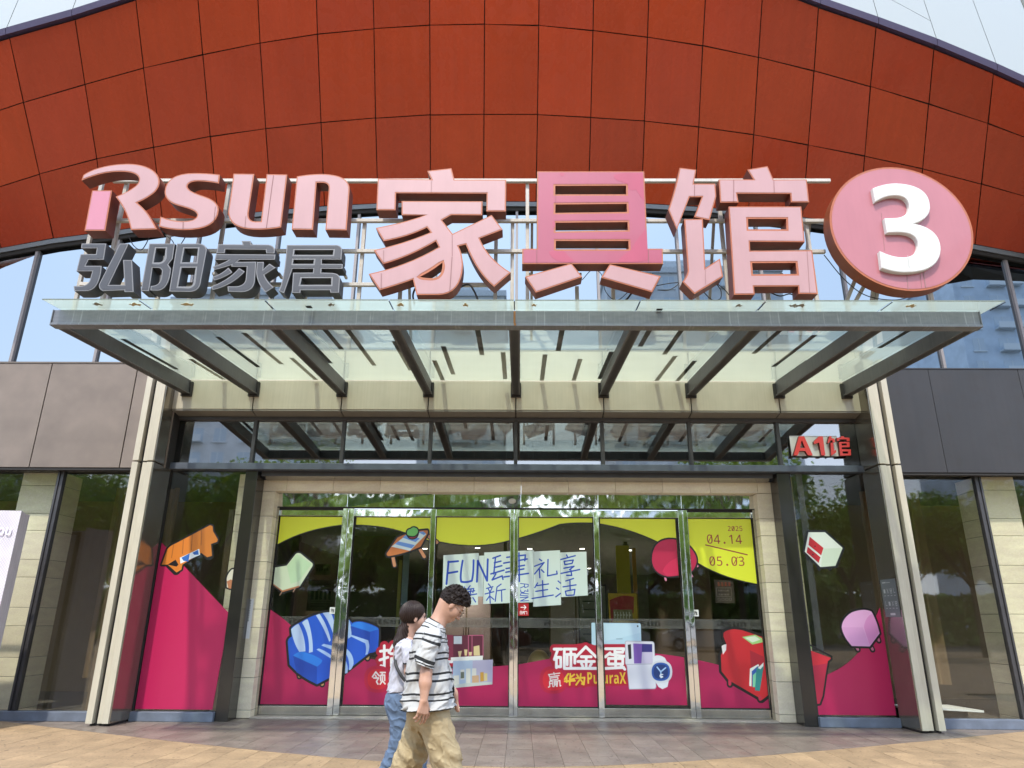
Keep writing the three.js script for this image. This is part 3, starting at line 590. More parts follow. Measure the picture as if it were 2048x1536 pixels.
// ---------------------------------------------------------------- the sign on the canopy
const SZ = 8.0;                                                 // plane of the letter faces
const LETTER = {};
const sideRed = M('faded_red_return', [0.175, 0.034, 0.016], 0.5, 0, { map: again(T.dirt, 1, 1) });
const pinkTex = again(T.soft, 0.8, 0.35);
const pinkA = M('faded_pink_acrylic', [0.431, 0.247, 0.247], 0.35, 0, { map: pinkTex, clearcoat: 0.2 });
const pinkB = M('pink_acrylic', [0.484, 0.176, 0.234], 0.35, 0, { map: pinkTex, clearcoat: 0.2 });
const pinkC = M('strong_pink_acrylic', [0.356, 0.074, 0.119], 0.35, 0, { map: pinkTex, clearcoat: 0.2 });
const greySide = M('dark_grey_return', [0.065, 0.068, 0.075], 0.55, 0, { map: T.cloud });
const greyFace = M('grey_acrylic', [0.048, 0.049, 0.058], 0.45, 0, { map: pinkTex });
const greyRim = M('light_grey_rim', [0.166, 0.166, 0.176], 0.5);
const rimOrange = M('orange_rim', [0.40, 0.115, 0.045], 0.5, 0, { map: again(T.dirt, 2, 2) });
function letter(name, label, parts, group, o) {                 // parts: [path, face material]
  const { ox, oy, s, depth = 0.20, z = SZ, side = sideRed, rim = rimOrange, rimW = 0.016, name2 } = o;
  const map = onPlane(ox, oy, s, z), all = parts.map(([p, m]) => [contours(p, map), m]);
  LETTER[o.key ?? name] = all.flatMap((a) => a[0]);
  const pts = all.flatMap((a) => a[0]).flat(), bx = [Math.min(...pts.map((p) => p.x)), Math.max(...pts.map((p) => p.x))], by = [Math.min(...pts.map((p) => p.y)), Math.max(...pts.map((p) => p.y))];
  const t = thing(name, label, 'sign letter', [(bx[0] + bx[1]) / 2, by[0], -z - depth / 2], group);
  for (const [cs, m] of all) {
    obj('return', metric(new THREE.ExtrudeGeometry(shapes(cs), { depth: depth - 0.008, bevelEnabled: false }).translate(0, 0, -z - depth)), side, t);
    obj('rim', metric(new THREE.ExtrudeGeometry(shapes(cs), { depth: 0.007, bevelEnabled: false }).translate(0, 0, -z - 0.0075)), rim, t);
    obj('face', metric(new THREE.ExtrudeGeometry(shapes(cs, rimW), { depth: 0.005, bevelEnabled: false }).translate(0, 0, -z - 0.0022), 1, rr(0, 5), rr(0, 5)), m, t);
  }
  return t;
}
const G1 = 'pink roman letters on the canopy sign', G2 = 'dark grey characters under the roman letters', G3 = 'large pink characters on the canopy sign';
const L1 = { ox: 160, oy: 320, s: 6.827 }, L2 = { ox: 420, oy: 330, s: 6.827 }, L3 = { ox: 140, oy: 475, s: 7.062, side: greySide, rim: greyRim, rimW: 0.013, depth: 0.20 }, L4 = { ...L3, ox: 410 };
letter('sign_letter', 'pink channel letter R with a swooping arm, first on the sign', [
  ['M 165 415 L 437 415 L 345 965 L 60 965 Z', pinkB],
  ['M 20 280 L 45 205 Q 150 130 330 88 Q 500 50 680 52 Q 860 58 980 130 Q 1090 200 1085 310 Q 1075 410 960 485 Q 880 540 780 582 Q 900 680 960 780 Q 1010 860 1052 945 L 695 955 Q 670 830 620 710 Q 560 590 485 500 Q 640 440 730 375 Q 815 320 805 250 Q 780 160 560 158 Q 400 158 260 195 Q 130 230 20 280 Z', pinkA]], G1, { ...L1, key: 'R' });
letter('sign_letter', 'pink channel letter s between the R and the u', [['M 1910 200 L 1895 320 Q 1740 288 1600 288 Q 1470 295 1466 362 Q 1475 415 1600 462 L 1720 505 Q 1900 570 1892 690 Q 1870 955 1420 955 Q 1230 955 1078 908 L 1097 770 Q 1260 838 1420 835 Q 1600 828 1600 745 Q 1585 690 1440 650 L 1320 615 Q 1155 560 1155 430 Q 1180 178 1560 178 Q 1740 178 1910 200 Z', pinkA]], G1, { ...L1, key: 's' });
letter('sign_letter', 'pink channel letter u between the s and the n', [['M 320 118 L 605 122 L 525 660 Q 520 770 620 770 L 695 770 L 773 125 L 1055 130 L 970 850 Q 780 885 600 880 Q 245 870 248 630 Q 290 380 320 118 Z', pinkA]], G1, { ...L2, key: 'u' });
letter('sign_letter', 'pink channel letter n at the right end of the word', [['M 1185 155 Q 1360 122 1540 122 Q 1920 135 1905 340 L 1865 890 L 1575 885 L 1622 320 Q 1625 240 1530 240 L 1455 240 L 1405 885 L 1115 880 L 1185 155 Z', pinkA]], G1, { ...L2, key: 'n' });
letter('sign_character', 'dark grey character hong, leftmost of the small characters', [
  ['M 165 85 L 510 85 L 475 312 L 260 312 L 215 400 L 445 400 Q 440 520 400 620 Q 345 755 215 755 L 60 755 L 50 685 L 110 685 Q 250 690 280 600 L 315 475 L 90 475 L 150 235 L 365 235 L 380 150 L 155 150 Z', greyFace],
  ['M 705 85 L 828 85 L 545 670 L 770 670 L 750 318 L 875 318 L 897 768 L 768 768 L 768 742 L 460 752 Q 400 730 410 660 Z', greyFace]], G2, { ...L3, key: 'h' });
letter('sign_character', 'dark grey character yang, second of the small characters', [
  ['M 1120 85 L 1480 85 L 1448 300 L 1385 380 L 1425 440 Q 1400 740 1230 748 L 1135 745 L 1140 685 Q 1275 680 1290 560 L 1300 470 Q 1285 430 1240 425 L 1165 425 L 1115 755 L 1000 750 Z M 1215 150 L 1350 150 L 1335 290 Q 1310 350 1250 352 L 1180 352 Z', greyFace],
  ['M 1510 85 L 1820 85 Q 1930 95 1930 180 L 1850 600 Q 1840 760 1690 765 L 1400 760 Z M 1615 152 L 1808 152 L 1785 350 L 1578 350 Z M 1575 425 L 1775 425 L 1745 620 Q 1740 690 1670 692 L 1525 692 Z', greyFace]], G2, { ...L3, key: 'y' });
letter('sign_character', 'dark grey character jia with many strokes, third of the small characters', [
  ['M 185 95 L 530 98 L 515 48 L 640 48 L 655 98 L 890 100 Q 980 110 985 180 L 980 222 L 865 222 L 858 170 L 285 165 L 275 220 L 160 220 Z', greyFace],
  ['M 155 235 L 995 240 L 985 312 L 485 312 L 450 345 L 722 342 L 705 600 Q 690 765 510 768 L 325 762 L 318 690 L 440 690 Q 560 680 575 590 L 590 410 L 370 410 L 375 385 Q 250 430 130 455 L 105 412 Q 230 375 340 315 L 135 312 Z', greyFace],
  ['M 105 555 Q 230 520 330 425 L 385 490 Q 250 580 125 605 Z', greyFace], ['M 90 690 Q 340 600 480 430 L 562 480 Q 380 680 105 740 Z', greyFace],
  ['M 735 345 L 830 345 L 822 450 L 910 368 L 995 425 L 838 525 Q 870 620 970 700 L 855 775 Q 730 650 722 480 Z', greyFace]], G2, { ...L4, key: 'j' });
letter('sign_character', 'dark grey character ju with a square mouth, last of the small characters', [
  ['M 1155 105 L 1860 105 Q 1940 115 1935 190 L 1925 310 L 1650 308 L 1648 372 L 1945 375 L 1940 440 L 1645 438 L 1640 495 L 1800 500 Q 1905 510 1905 580 L 1890 778 L 1770 776 L 1765 742 L 1350 742 L 1345 780 L 1225 780 L 1245 497 L 1525 495 L 1530 438 L 1235 438 L 1115 785 L 1040 750 Q 1120 600 1155 105 Z M 1265 175 L 1815 175 L 1805 245 L 1255 245 Z M 1250 312 L 1540 312 L 1530 372 L 1240 372 Z M 1365 572 L 1785 572 L 1780 668 L 1345 668 Z', greyFace]], G2, { ...L4, key: 'u2' });
letter('sign_character', 'large pink character jia with curved strokes beside the roman letters', [
  ['M 140 148 L 728 158 L 683 65 L 948 35 L 982 160 L 1550 162 L 1545 508 L 1332 508 L 1335 312 L 340 308 L 335 495 L 125 495 Z', pinkA],
  ['M 402 395 L 1290 398 L 1285 550 L 945 548 L 845 605 L 962 755 L 1390 548 L 1510 708 L 1258 805 Q 1350 1030 1600 1180 L 1418 1335 Q 1230 1190 1105 870 L 1025 890 Q 1070 960 1075 1100 Q 1060 1420 800 1425 L 565 1425 L 525 1255 Q 350 1320 160 1372 L 40 1195 Q 450 1110 810 900 L 778 835 Q 480 1010 200 1085 L 95 935 Q 430 860 720 738 L 680 685 Q 470 790 205 835 L 118 690 Q 400 640 660 550 L 402 550 Z M 600 1226 Q 730 1165 850 1068 Q 855 1235 740 1242 Q 660 1242 600 1226 Z', pinkA]], G3, { ox: 730, oy: 330, s: 5.487 });
letter('sign_character', 'large rose pink character ju, a tall box of four slots on two legs', [
  ['M 243 70 L 1418 70 L 1455 918 L 1622 918 L 1625 1085 L 78 1085 L 80 918 L 240 918 Z M 442 228 L 1220 225 L 1220 322 L 442 322 Z M 445 432 L 1225 425 L 1230 515 L 442 525 Z M 445 632 L 1235 625 L 1240 715 L 445 728 Z M 448 832 L 1245 832 L 1248 925 L 448 925 Z', pinkC],
  ['M 110 1225 L 620 1078 L 738 1228 L 228 1400 Z', pinkA], ['M 945 1235 L 1040 1088 L 1600 1220 L 1505 1395 Z', pinkA]], G3, { ox: 1030, oy: 330, s: 5.487 });
letter('sign_character', 'large pink character guan beside the round number three', [
  ['M 215 30 L 398 52 L 370 205 L 605 205 L 618 345 L 545 605 L 375 570 L 458 350 L 325 352 L 185 710 L 90 490 Q 160 300 215 30 Z', pinkA],
  ['M 265 595 L 470 592 L 497 1130 L 658 1025 L 692 1225 L 378 1415 L 245 1280 Q 305 1210 305 1150 Z', pinkA],
  ['M 645 158 L 1025 158 L 958 50 L 1180 12 L 1245 160 L 1610 158 L 1637 408 L 1437 408 L 1430 315 L 845 312 L 862 410 L 660 412 Z', pinkA],
  ['M 752 455 L 1550 455 L 1588 845 L 985 840 L 990 940 L 1670 935 L 1732 1415 L 1520 1412 L 1515 1330 L 1030 1332 L 1040 1420 L 812 1422 Z M 965 590 L 1385 590 L 1388 705 L 970 705 Z M 1010 1075 L 1490 1072 L 1502 1195 L 1020 1198 Z', pinkA]], G3, { ox: 1320, oy: 330, s: 5.485 });
{
  const cx = 4.89, cy = 6.319, r = 0.905, t = thing('round_sign', 'round pink sign with a raised white number three', 'sign', [cx, cy - r, -SZ - 0.15]);
  const ring = (r0, r1, z0, z1, n) => new THREE.CylinderGeometry(r0, r1, z1 - z0, n).rotateX(Math.PI / 2).translate(cx, cy, (z0 + z1) / 2);
  obj('return', metric(ring(r, r, -SZ - 0.20, -SZ - 0.008, 72)), M('orange_return', [0.23, 0.056, 0.02], 0.45, 0, { map: again(T.dirt, 1, 1) }), t);
  obj('rim', metric(ring(r, r, -SZ - 0.0075, -SZ, 72)), rimOrange, t);
  obj('face', metric(ring(r - 0.028, r - 0.028, -SZ - 0.004, -SZ + 0.003, 72)), M('faded_rose_acrylic', [0.403, 0.138, 0.158], 0.32, 0, { map: pinkTex, clearcoat: 0.3 }), t);
  const cs = contours('M 612 298 Q 740 245 860 245 Q 1220 260 1222 500 Q 1220 620 1055 672 Q 1335 730 1335 950 Q 1320 1190 960 1190 Q 830 1190 708 1142 L 682 958 Q 830 1035 960 1028 Q 1095 1010 1095 890 Q 1080 760 870 765 L 765 768 L 738 615 L 850 612 Q 1000 600 1000 490 Q 990 375 850 375 Q 740 375 638 445 Z', onPlane(1630, 320, 5.297, 7.93), 12);
  obj('numeral', metric(new THREE.ExtrudeGeometry(shapes(cs, 0.012), { depth: 0.055, bevelEnabled: true, bevelSize: 0.012, bevelThickness: 0.012, bevelSegments: 2, curveSegments: 1 }).translate(0, 0, -SZ + 0.003)), M('white_acrylic', [0.619, 0.611, 0.576], 0.4, 0, { map: pinkTex }), t);
}
// seams, faded patches and drip lines on the sign faces
{
  const by = (w) => scene.children.find((o) => o.userData.label && o.userData.label.includes(w));
  const seamM = M('dark_seam', [0.20, 0.085, 0.085], 0.7), drip = M('grey_drip', [0.27, 0.15, 0.15], 0.8), patchM = M('unfaded_pink', [0.391, 0.064, 0.115], 0.35, 0, { map: pinkTex });
  const seam = (w, f, x0, y0, x1, y1, m = seamM, wd = 0.005, z = 7.994) => { const a = onPlane(f[0], f[1], f[2], 8)(x0, y0), b = onPlane(f[0], f[1], f[2], 8)(x1, y1); obj('seam', bar(V(a.x, a.y, -z), V(b.x, b.y, -z), wd, 0.004), m, by(w)); };
  const Ku = [420, 330, 6.827], Kj = [730, 330, 5.487], Kq = [1030, 330, 5.487], Kg = [1320, 330, 5.485], Kc = [1630, 320, 5.297];
  seam('letter u', Ku, 868, 145, 772, 858); seam('letter u', Ku, 492, 700, 478, 855, drip, 0.006); seam('letter s', [160, 320, 6.827], 1850, 640, 1832, 830); seam('letter s', [160, 320, 6.827], 1410, 850, 1408, 940, drip, 0.012);
  seam('jia with curved', Kj, 957, 770, 957, 1000); seam('jia with curved', Kj, 728, 170, 728, 300, drip, 0.004); seam('jia with curved', Kj, 205, 940, 205, 1070, drip, 0.008); seam('jia with curved', Kj, 180, 1190, 178, 1350, drip, 0.010); seam('jia with curved', Kj, 955, 1010, 930, 1390, drip, 0.010);
  seam('rose pink', Kq, 240, 930, 238, 1075); seam('rose pink', Kq, 1462, 930, 1464, 1075); seam('rose pink', Kq, 446, 330, 446, 420, seamM, 0.003);
  seam('guan beside', Kg, 379, 215, 377, 348); seam('guan beside', Kg, 808, 165, 808, 400); seam('guan beside', Kg, 1248, 168, 1252, 308); seam('guan beside', Kg, 1612, 945, 1640, 1400, drip, 0.004); seam('guan beside', Kg, 497, 1140, 497, 1310, drip, 0.004);
  seam('white number', Kc, 970, 1195, 985, 1375, drip, 0.006, 7.995); seam('white number', Kc, 1110, 1185, 1128, 1350, drip, 0.005, 7.995); seam('white number', Kc, 1145, 1180, 1170, 1350, drip, 0.010, 7.995); seam('white number', Kc, 700, 560, 735, 960, drip, 0.003, 7.995); seam('white number', Kc, 950, 1042, 966, 1168, M('pale_grey_seam', [0.42, 0.42, 0.40], 0.7), 0.005, 7.927);
  for (const p of ['M 370 955 Q 420 925 470 950 Q 540 935 555 960 Q 575 1000 640 1040 Q 660 1070 560 1066 Q 480 1066 450 1040 Q 400 1020 370 955 Z', 'M 1085 110 Q 1180 85 1300 88 L 1402 92 L 1420 400 Q 1360 330 1330 270 Q 1240 300 1238 215 Q 1190 190 1130 175 Q 1080 150 1085 110 Z', 'M 1180 1000 Q 1130 1040 1130 1068 L 1300 1066 Q 1420 1060 1460 1040 L 1440 700 Q 1330 820 1275 930 Q 1230 960 1180 1000 Z', 'M 490 90 L 545 90 Q 540 125 515 125 Q 495 120 490 90 Z', 'M 410 620 Q 435 600 438 640 L 436 690 Q 410 680 410 620 Z'])
    obj('unfaded_patch', metric(new THREE.ExtrudeGeometry(shapes(contours(p, onPlane(...Kq, 8))), { depth: 0.0012, bevelEnabled: false }).translate(0, 0, -7.9968)), patchM, by('rose pink'));
}
// the chipped white steel rack behind the letters
{
  const t = thing('sign_rack', 'chipped white steel rack that carries the sign letters', 'sign rack', [C0, 5.1, -8.36]);
  const z = -8.36, x = (px, y = 600) => P(px, y, 8.36).x, hy = [362, 442, 503, 570].map((y) => P(1024, y, 8.36).y);
  const bars = [[x(226, 362), x(1660, 362), hy[0]], [x(205, 442), x(1655, 442), hy[1]], [x(180, 503), x(1650, 503), hy[2]], [x(160, 570), x(1000, 570), hy[3]]];
  for (const [a, b, y] of bars) obj('rail', rbox(a, b, y - 0.024, y + 0.024, z - 0.025, z + 0.025, 0.004), mat.rack, t);
  const posts = [[147, 0], [200, 0], [310, 1], [420, 0], [510, 2], [607, 2], [715, 1], [798, 3], [893, 3], [990, 1], [1024, 1], [1055, 0], [1155, 3], [1228, 3], [1298, 3], [1397, 3], [1460, 0], [1540, 3], [1637, 1], [1868, 3]];
  for (const [px, k] of posts) { const X = x(px); obj('post', rbox(X - 0.024, X + 0.024, GY(z) + 0.0, [hy[0] + 0.02, hy[1], hy[2], hy[3]][k], z - 0.075, z - 0.027, 0.004), px % 3 ? mat.rack : tone(mat.rack, 0.75), t); }
  for (const [a, b] of [[P(1697, 603, 8.4), P(1710, 555, 8.4)], [P(1714, 603, 8.4), P(1736, 555, 8.4)], [P(1750, 603, 8.4), P(1744, 575, 8.4)], [P(1758, 603, 8.4), P(1752, 575, 8.4)]]) { a.z -= 0.1; b.z += 0.05; obj('brace', bar(a, b, 0.04), tone(mat.rack, 0.8), t); }
  for (const px of [210, 330, 430, 560, 690, 800, 900, 1060, 1160, 1300, 1420, 1560, 1760]) { const X = x(px); obj('bracket', bar(V(X, 5.75, z + 0.02), V(X, 5.75, -SZ - 0.2), 0.03), mat.rack, t); }
  for (const px of [800, 1060, 1440, 1640]) { const X = x(px) + 0.03; obj('stay', bar(V(X, GY(-9.2) + 0.02, -9.2), V(X, hy[1], z - 0.05), 0.035), tone(mat.rack, 0.7), t); }
  const cable = (name, pts, r, label) => tag(obj(name, new THREE.TubeGeometry(new THREE.CatmullRomCurve3(pts.map(([a, b, d]) => P(a, b, d ?? 8.28))), 40, r, 6), mat.wire), label, 'cable', 'cables behind the sign letters');
  cable('cable', [[893, 606], [905, 588], [925, 572], [938, 569], [948, 582], [958, 606]], 0.013, 'thick black cable looping under the first large pink character');
  cable('cable', [[829, 608], [826, 590], [832, 575], [842, 566]], 0.013, 'black cable stub rising below the lower left stroke of the first large pink character');
  cable('cable', [[1238, 607], [1252, 600], [1262, 588], [1270, 578]], 0.013, 'black cable behind the right leg of the rose pink character');
  cable('cable', [[1207, 565], [1210, 580], [1222, 596], [1236, 600], [1256, 584]], 0.005, 'thin wire loop between the legs of the rose pink character');
  cable('cable', [[1164, 560], [1186, 539], [1200, 545], [1206, 556]], 0.005, 'thin wire arching between the two legs of the rose pink character');
  cable('cable', [[1310, 572], [1345, 566], [1358, 566], [1338, 580], [1315, 580]], 0.006, 'wire bundle left of the last large pink character');
  cable('cable', [[1408, 585], [1425, 600], [1440, 598], [1442, 582], [1434, 568], [1450, 580], [1458, 590]], 0.006, 'tangled wire hanging below the last large pink character');
  cable('cable', [[256, 470], [268, 492], [282, 500], [292, 488], [298, 474]], 0.006, 'wire hanging between the letter R and the first grey character');
  cable('cable', [[330, 470], [345, 482], [352, 500], [362, 488], [372, 472]], 0.006, 'wire hanging under the letter s');
  cable('cable', [[596, 583], [606, 590], [600, 600], [588, 604]], 0.008, 'dark cable curl below the third grey character');
  cable('cable', [[845, 597], [870, 600], [890, 596], [903, 590]], 0.005, 'thin wire sagging under the hook of the first large pink character');
  cable('cable', [[1540, 585], [1560, 592], [1580, 588], [1592, 593]], 0.008, 'wire bundle under the open foot of the last large pink character');
  cable('cable', [[1648, 510], [1690, 560], [1730, 590], [1790, 600], [1830, 590]], 0.006, 'thin wire drooping under the round sign');
}
// small red sign on the transom
{
  const z = 11.62, map = onPlane(1560, 850, 11.378, z), red = M('red_acrylic', [0.62, 0.045, 0.035], 0.35), dk = M('dark_red_return', [0.14, 0.012, 0.012], 0.5);
  const bp = [map(205, 245), map(1600, 262)].concat([map(1640, 722), map(258, 706)]);
  const t = thing('hall_sign', 'small red sign A1 with a hall character on a white board', 'sign', [(bp[0].x + bp[1].x) / 2, bp[3].y, -11.7]);
  const q = bp.map((p) => P(1560, 850, 11.70) && V(p.x, p.y, -11.69)); const bx = map(205, 245), by = map(1350, 715);
  const s0 = onPlane(1560, 850, 11.378, 11.69), u0 = s0(210, 245), u1 = s0(1350, 712);
  obj('board', rbox(u0.x, u1.x, u1.y, u0.y, -11.70, -11.685, 0.003), M('white_board_sign', [0.6, 0.6, 0.6], 0.5), t);
  const add = (name, path) => { const cs = contours(path, map); const g = new THREE.Group(); const m = obj(name, metric(new THREE.ExtrudeGeometry(shapes(cs), { depth: 0.06, bevelEnabled: false }).translate(0, 0, -z - 0.064)), dk, t); obj('face', metric(new THREE.ExtrudeGeometry(shapes(cs), { depth: 0.006, bevelEnabled: false }).translate(0, 0, -z - 0.003)), red, m); };
  add('letter', 'M 430 258 L 548 258 L 745 690 L 640 690 L 575 590 L 440 590 L 400 690 L 310 690 Z M 495 340 L 570 520 L 455 520 Z');
  add('numeral', 'M 880 262 L 975 262 L 1030 690 L 945 690 L 890 400 L 775 435 L 770 375 Z');
  add('character', 'M 1120 258 L 1170 258 L 1175 300 L 1240 310 L 1250 390 L 1200 400 L 1190 350 L 1150 350 L 1100 420 L 1085 400 Z M 1150 405 L 1210 405 L 1235 590 L 1275 560 L 1280 620 L 1180 695 L 1165 690 Z M 1290 290 L 1390 285 L 1385 255 L 1450 255 L 1460 285 L 1580 290 L 1585 365 L 1520 365 L 1515 325 L 1350 325 L 1340 360 L 1295 360 Z M 1340 385 L 1580 385 L 1585 500 L 1400 510 L 1405 550 L 1610 555 L 1615 690 L 1370 700 Z M 1400 420 L 1515 420 L 1520 465 L 1405 465 Z M 1420 600 L 1545 600 L 1550 650 L 1425 650 Z');
}
// ---------------------------------------------------------------- prints on the glass (flat film, drawn in metres on the glass plane)
class Print {
  constructor(x0, x1, y0, y1, depth, w) {
    Object.assign(this, { x0, x1, y0, y1, depth }); this.k = w / (x1 - x0);
    this.c = document.createElement('canvas'); this.c.width = w; this.c.height = Math.round((y1 - y0) * this.k); this.g = this.c.getContext('2d');
    this.g.lineJoin = this.g.lineCap = 'round';
  }
  map(ox = 0, oy = 0, s = 1) { return (x, y) => { const p = P(ox + x / s, oy + y / s, this.depth); return new THREE.Vector2((p.x - this.x0) * this.k, (this.y1 - p.y) * this.k); }; }
  trace(path, f) { this.g.beginPath(); for (const c of contours(path, this.map(...f))) { c.forEach((p, i) => (i ? this.g.lineTo(p.x, p.y) : this.g.moveTo(p.x, p.y))); if (this.closing) this.g.closePath(); } }
  fill(path, f, color) { this.closing = true; this.trace(path, f); this.g.fillStyle = color; this.g.fill('evenodd'); return this; }
  line(path, f, color, lw, close = false) { this.closing = close; this.trace(path, f); this.g.strokeStyle = color; this.g.lineWidth = lw / f[2] * 0.0083 * this.k; this.g.stroke(); return this; }
  sticker(path, f, color, lw = 20, edge = '#141416') { this.line(path, f, edge, lw * 1.75, true); return this.fill(path, f, color); }
  text(s, px, py, h, font, color, rot = 0, sx = 1) { const a = this.map()(px, py); this.g.save(); this.g.translate(a.x, a.y); this.g.rotate(rot); this.g.scale(sx, 1); this.g.font = font.replace('#', (h * 0.0083 * this.k).toFixed(1)); this.g.fillStyle = color; this.g.fillText(s, 0, 0); this.g.restore(); return this; }
  texture() { const t = new THREE.CanvasTexture(this.c); t.colorSpace = THREE.SRGBColorSpace; t.wrapS = t.wrapT = THREE.ClampToEdgeWrapping; return t; }
  sheet(a, b, c, d, z) {                                         // a plane a..b wide, c..d high, showing its part of the print
    const g = new THREE.PlaneGeometry(b - a, d - c); g.translate((a + b) / 2, (c + d) / 2, z);
    const uv = g.attributes.uv, p = g.attributes.position;
    for (let i = 0; i < 4; i++) uv.setXY(i, (p.getX(i) - this.x0) / (this.x1 - this.x0), (p.getY(i) - this.y0) / (this.y1 - this.y0));
    return g;
  }
}
const PINK = '#b01a52', LIME = '#e8ee38', INK = '#17161a';
const filmMat = (t, name) => M(name, [0.90, 0.90, 0.90], 0.38, 0, { map: t, alphaTest: 0.5, clearcoat: 0.15, clearcoatRoughness: 0.2 });
{
  const K1 = [540, 960, 6.0235], K2 = [860, 960, 5.485], K3 = [1180, 960, 5.486], K4 = [540, 1200, 4.096], K5 = [1020, 1200, 3.793], W0 = [0, 0, 1], R2 = [480, 950, 3.012], R3 = [1000, 950, 3.012];
  const d = new Print(-4.26, 4.10, 0.14, 3.24, 12.39, 2048);
  // lime wave above, pink wave below
  const lime = 'M 530 1015 L 545 1098 L 556 1089 Q 610 1058 686 1050 Q 760 1047 812 1066 Q 850 1082 880 1084 Q 955 1100 1020 1081 Q 1060 1072 1119 1049 Q 1150 1044 1198 1047 Q 1260 1056 1317 1084 Q 1370 1112 1395 1126 Q 1450 1160 1530 1171 L 1540 1010 Z';
  d.fill(lime, W0, LIME).line(lime, W0, INK, 2.2, true);
  const pink = 'M 500 1195 Q 560 1228 583 1252 Q 640 1300 700 1320 L 742 1318 Q 800 1330 880 1338 L 984 1333 L 1037 1329 Q 1102 1316 1180 1304 Q 1260 1298 1313 1307 Q 1380 1314 1442 1331 Q 1500 1348 1560 1375 L 1570 1440 L 480 1440 Z';
  d.fill(pink, W0, PINK);
  // pale lounge chair
  d.sticker('M 20 1060 L 200 1030 L 310 890 Q 340 870 370 885 L 510 1000 Q 520 1020 510 1040 L 360 1280 L 150 1350 L 20 1240 Z', K1, '#d3e0c4', 26).fill('M 205 1040 L 320 890 L 500 1010 L 355 1215 L 250 1250 Z', K1, '#c3dfb8').fill('M 25 1240 L 150 1330 L 355 1270 L 350 1290 L 150 1350 L 25 1255 Z', K1, '#b9764f').line('M 140 1350 L 120 1385 M 300 1310 L 280 1345', K1, '#9c7a66', 14);
  // striped bench with plant
  d.line('M 1470 900 L 1495 1030 M 1790 810 L 1855 925 M 1880 650 L 2010 750', K1, INK, 64).line('M 1470 900 L 1495 1025 M 1790 810 L 1855 920 M 1880 650 L 2010 750', K1, '#c98a63', 40);
  d.sticker('M 1400 880 L 1530 690 Q 1700 610 1890 600 Q 1905 620 1890 650 L 1810 800 Q 1600 890 1420 915 Q 1395 905 1400 880 Z', K1, '#c8763f', 26);
  d.fill('M 1455 800 L 1610 680 L 1840 615 L 1880 650 L 1680 850 Z', K1, '#d7e8ea').fill('M 1500 770 L 1700 820 L 1740 780 L 1540 735 Z M 1590 690 L 1750 745 L 1800 700 L 1640 650 Z M 1780 625 L 1850 660 L 1875 640 L 1840 615 Z', K1, '#6f9be0');
  d.sticker('M 1650 640 Q 1660 705 1720 700 Q 1775 690 1780 620 Z', K1, '#a8213f', 16).sticker('M 1645 640 Q 1640 590 1690 585 Q 1720 550 1765 580 Q 1790 610 1770 640 Q 1740 680 1700 670 Q 1650 670 1645 640 Z', K1, '#74c465', 18);
  // magenta pouf
  d.line('M 830 1060 L 838 1095 M 960 1020 L 980 1055 M 1160 910 L 1180 945 M 1100 1030 L 1120 1055', K3, '#e08aa8', 22);
  d.sticker('M 685 870 Q 690 660 870 645 Q 1040 640 1140 790 Q 1210 900 1120 1000 Q 1000 1060 850 1055 Q 690 1020 685 870 Z', K3, '#c3224e', 20).fill('M 800 1000 Q 840 900 960 850 L 980 1030 Q 900 1060 850 1055 Z', K3, '#d92a58');
  // dates
  const mono = '#px monospace';
  d.text('2025', 1455, 1062, 13.5, mono, '#9c2a3c').text('04.14', 1413, 1087, 25, mono, '#9c2a3c').text('05.03', 1418, 1131, 25, mono, '#9c2a3c').line('M 1270 712 L 1725 820', K3, '#8f2838', 12);
  d.line('M 1300 680 L 1335 605 M 1320 920 L 1360 845 M 1578 920 L 1618 845 M 1562 555 L 1580 512', K3, '#9c2a3c', 8);
  // red cabinet with books
  const cab = 'M 1620 250 Q 1640 225 1700 220 L 1760 228 L 1915 280 L 1960 720 L 1910 760 L 1880 735 L 1690 625 L 1660 610 L 1605 540 L 1600 420 L 1640 330 L 1620 280 Z';
  d.line('M 1668 615 L 1668 640 M 1895 735 L 1898 755', K5, INK, 46).sticker(cab, K5, '#c9242f', 22).line('M 1668 615 L 1668 638 M 1895 735 L 1898 752', K5, '#c02a4a', 22);
  d.fill('M 1760 280 L 1860 262 L 1912 290 L 1918 320 L 1840 338 Z', K5, '#9fd07f').fill('M 1780 285 L 1858 272 L 1900 300 L 1838 322 Z', K5, '#dce8d4').fill('M 1605 350 Q 1620 335 1642 335 L 1640 380 L 1615 415 Z', K5, '#e6dede');
  d.fill('M 1820 380 L 1925 430 L 1930 490 L 1830 560 Z', K5, '#a71f33').fill('M 1815 650 L 1820 520 L 1885 485 L 1890 500 L 1835 540 L 1832 655 Z', K5, '#f0efe9').fill('M 1835 540 L 1880 500 L 1884 560 L 1872 660 L 1838 658 Z', K5, '#2f5fb5').fill('M 1842 570 L 1870 545 L 1865 660 L 1842 660 Z', K5, '#7fd0a8').fill('M 1870 520 L 1920 480 L 1925 500 L 1895 690 L 1858 685 Z', K5, '#2f8a8a').fill('M 1880 515 L 1924 472 L 1922 500 L 1900 525 Z', K5, '#e8eeee');
  // blue striped sofa
  d.line('M 238 610 L 242 625 M 430 655 L 428 690 M 800 445 L 795 480', K4, INK, 46).line('M 238 610 L 242 622 M 430 655 L 428 688 M 800 445 L 795 478', K4, '#c79a63', 26);
  const sofa = 'M 145 340 Q 150 310 178 300 L 172 235 Q 180 215 240 185 Q 330 130 400 115 Q 460 95 495 100 Q 520 110 530 140 L 640 155 L 668 188 Q 700 168 760 178 Q 850 200 885 232 Q 892 260 880 400 Q 865 430 812 435 L 600 600 Q 560 600 480 640 L 385 690 Q 260 630 205 575 L 160 530 Z';
  d.sticker(sofa, K4, '#1f57c8', 20);
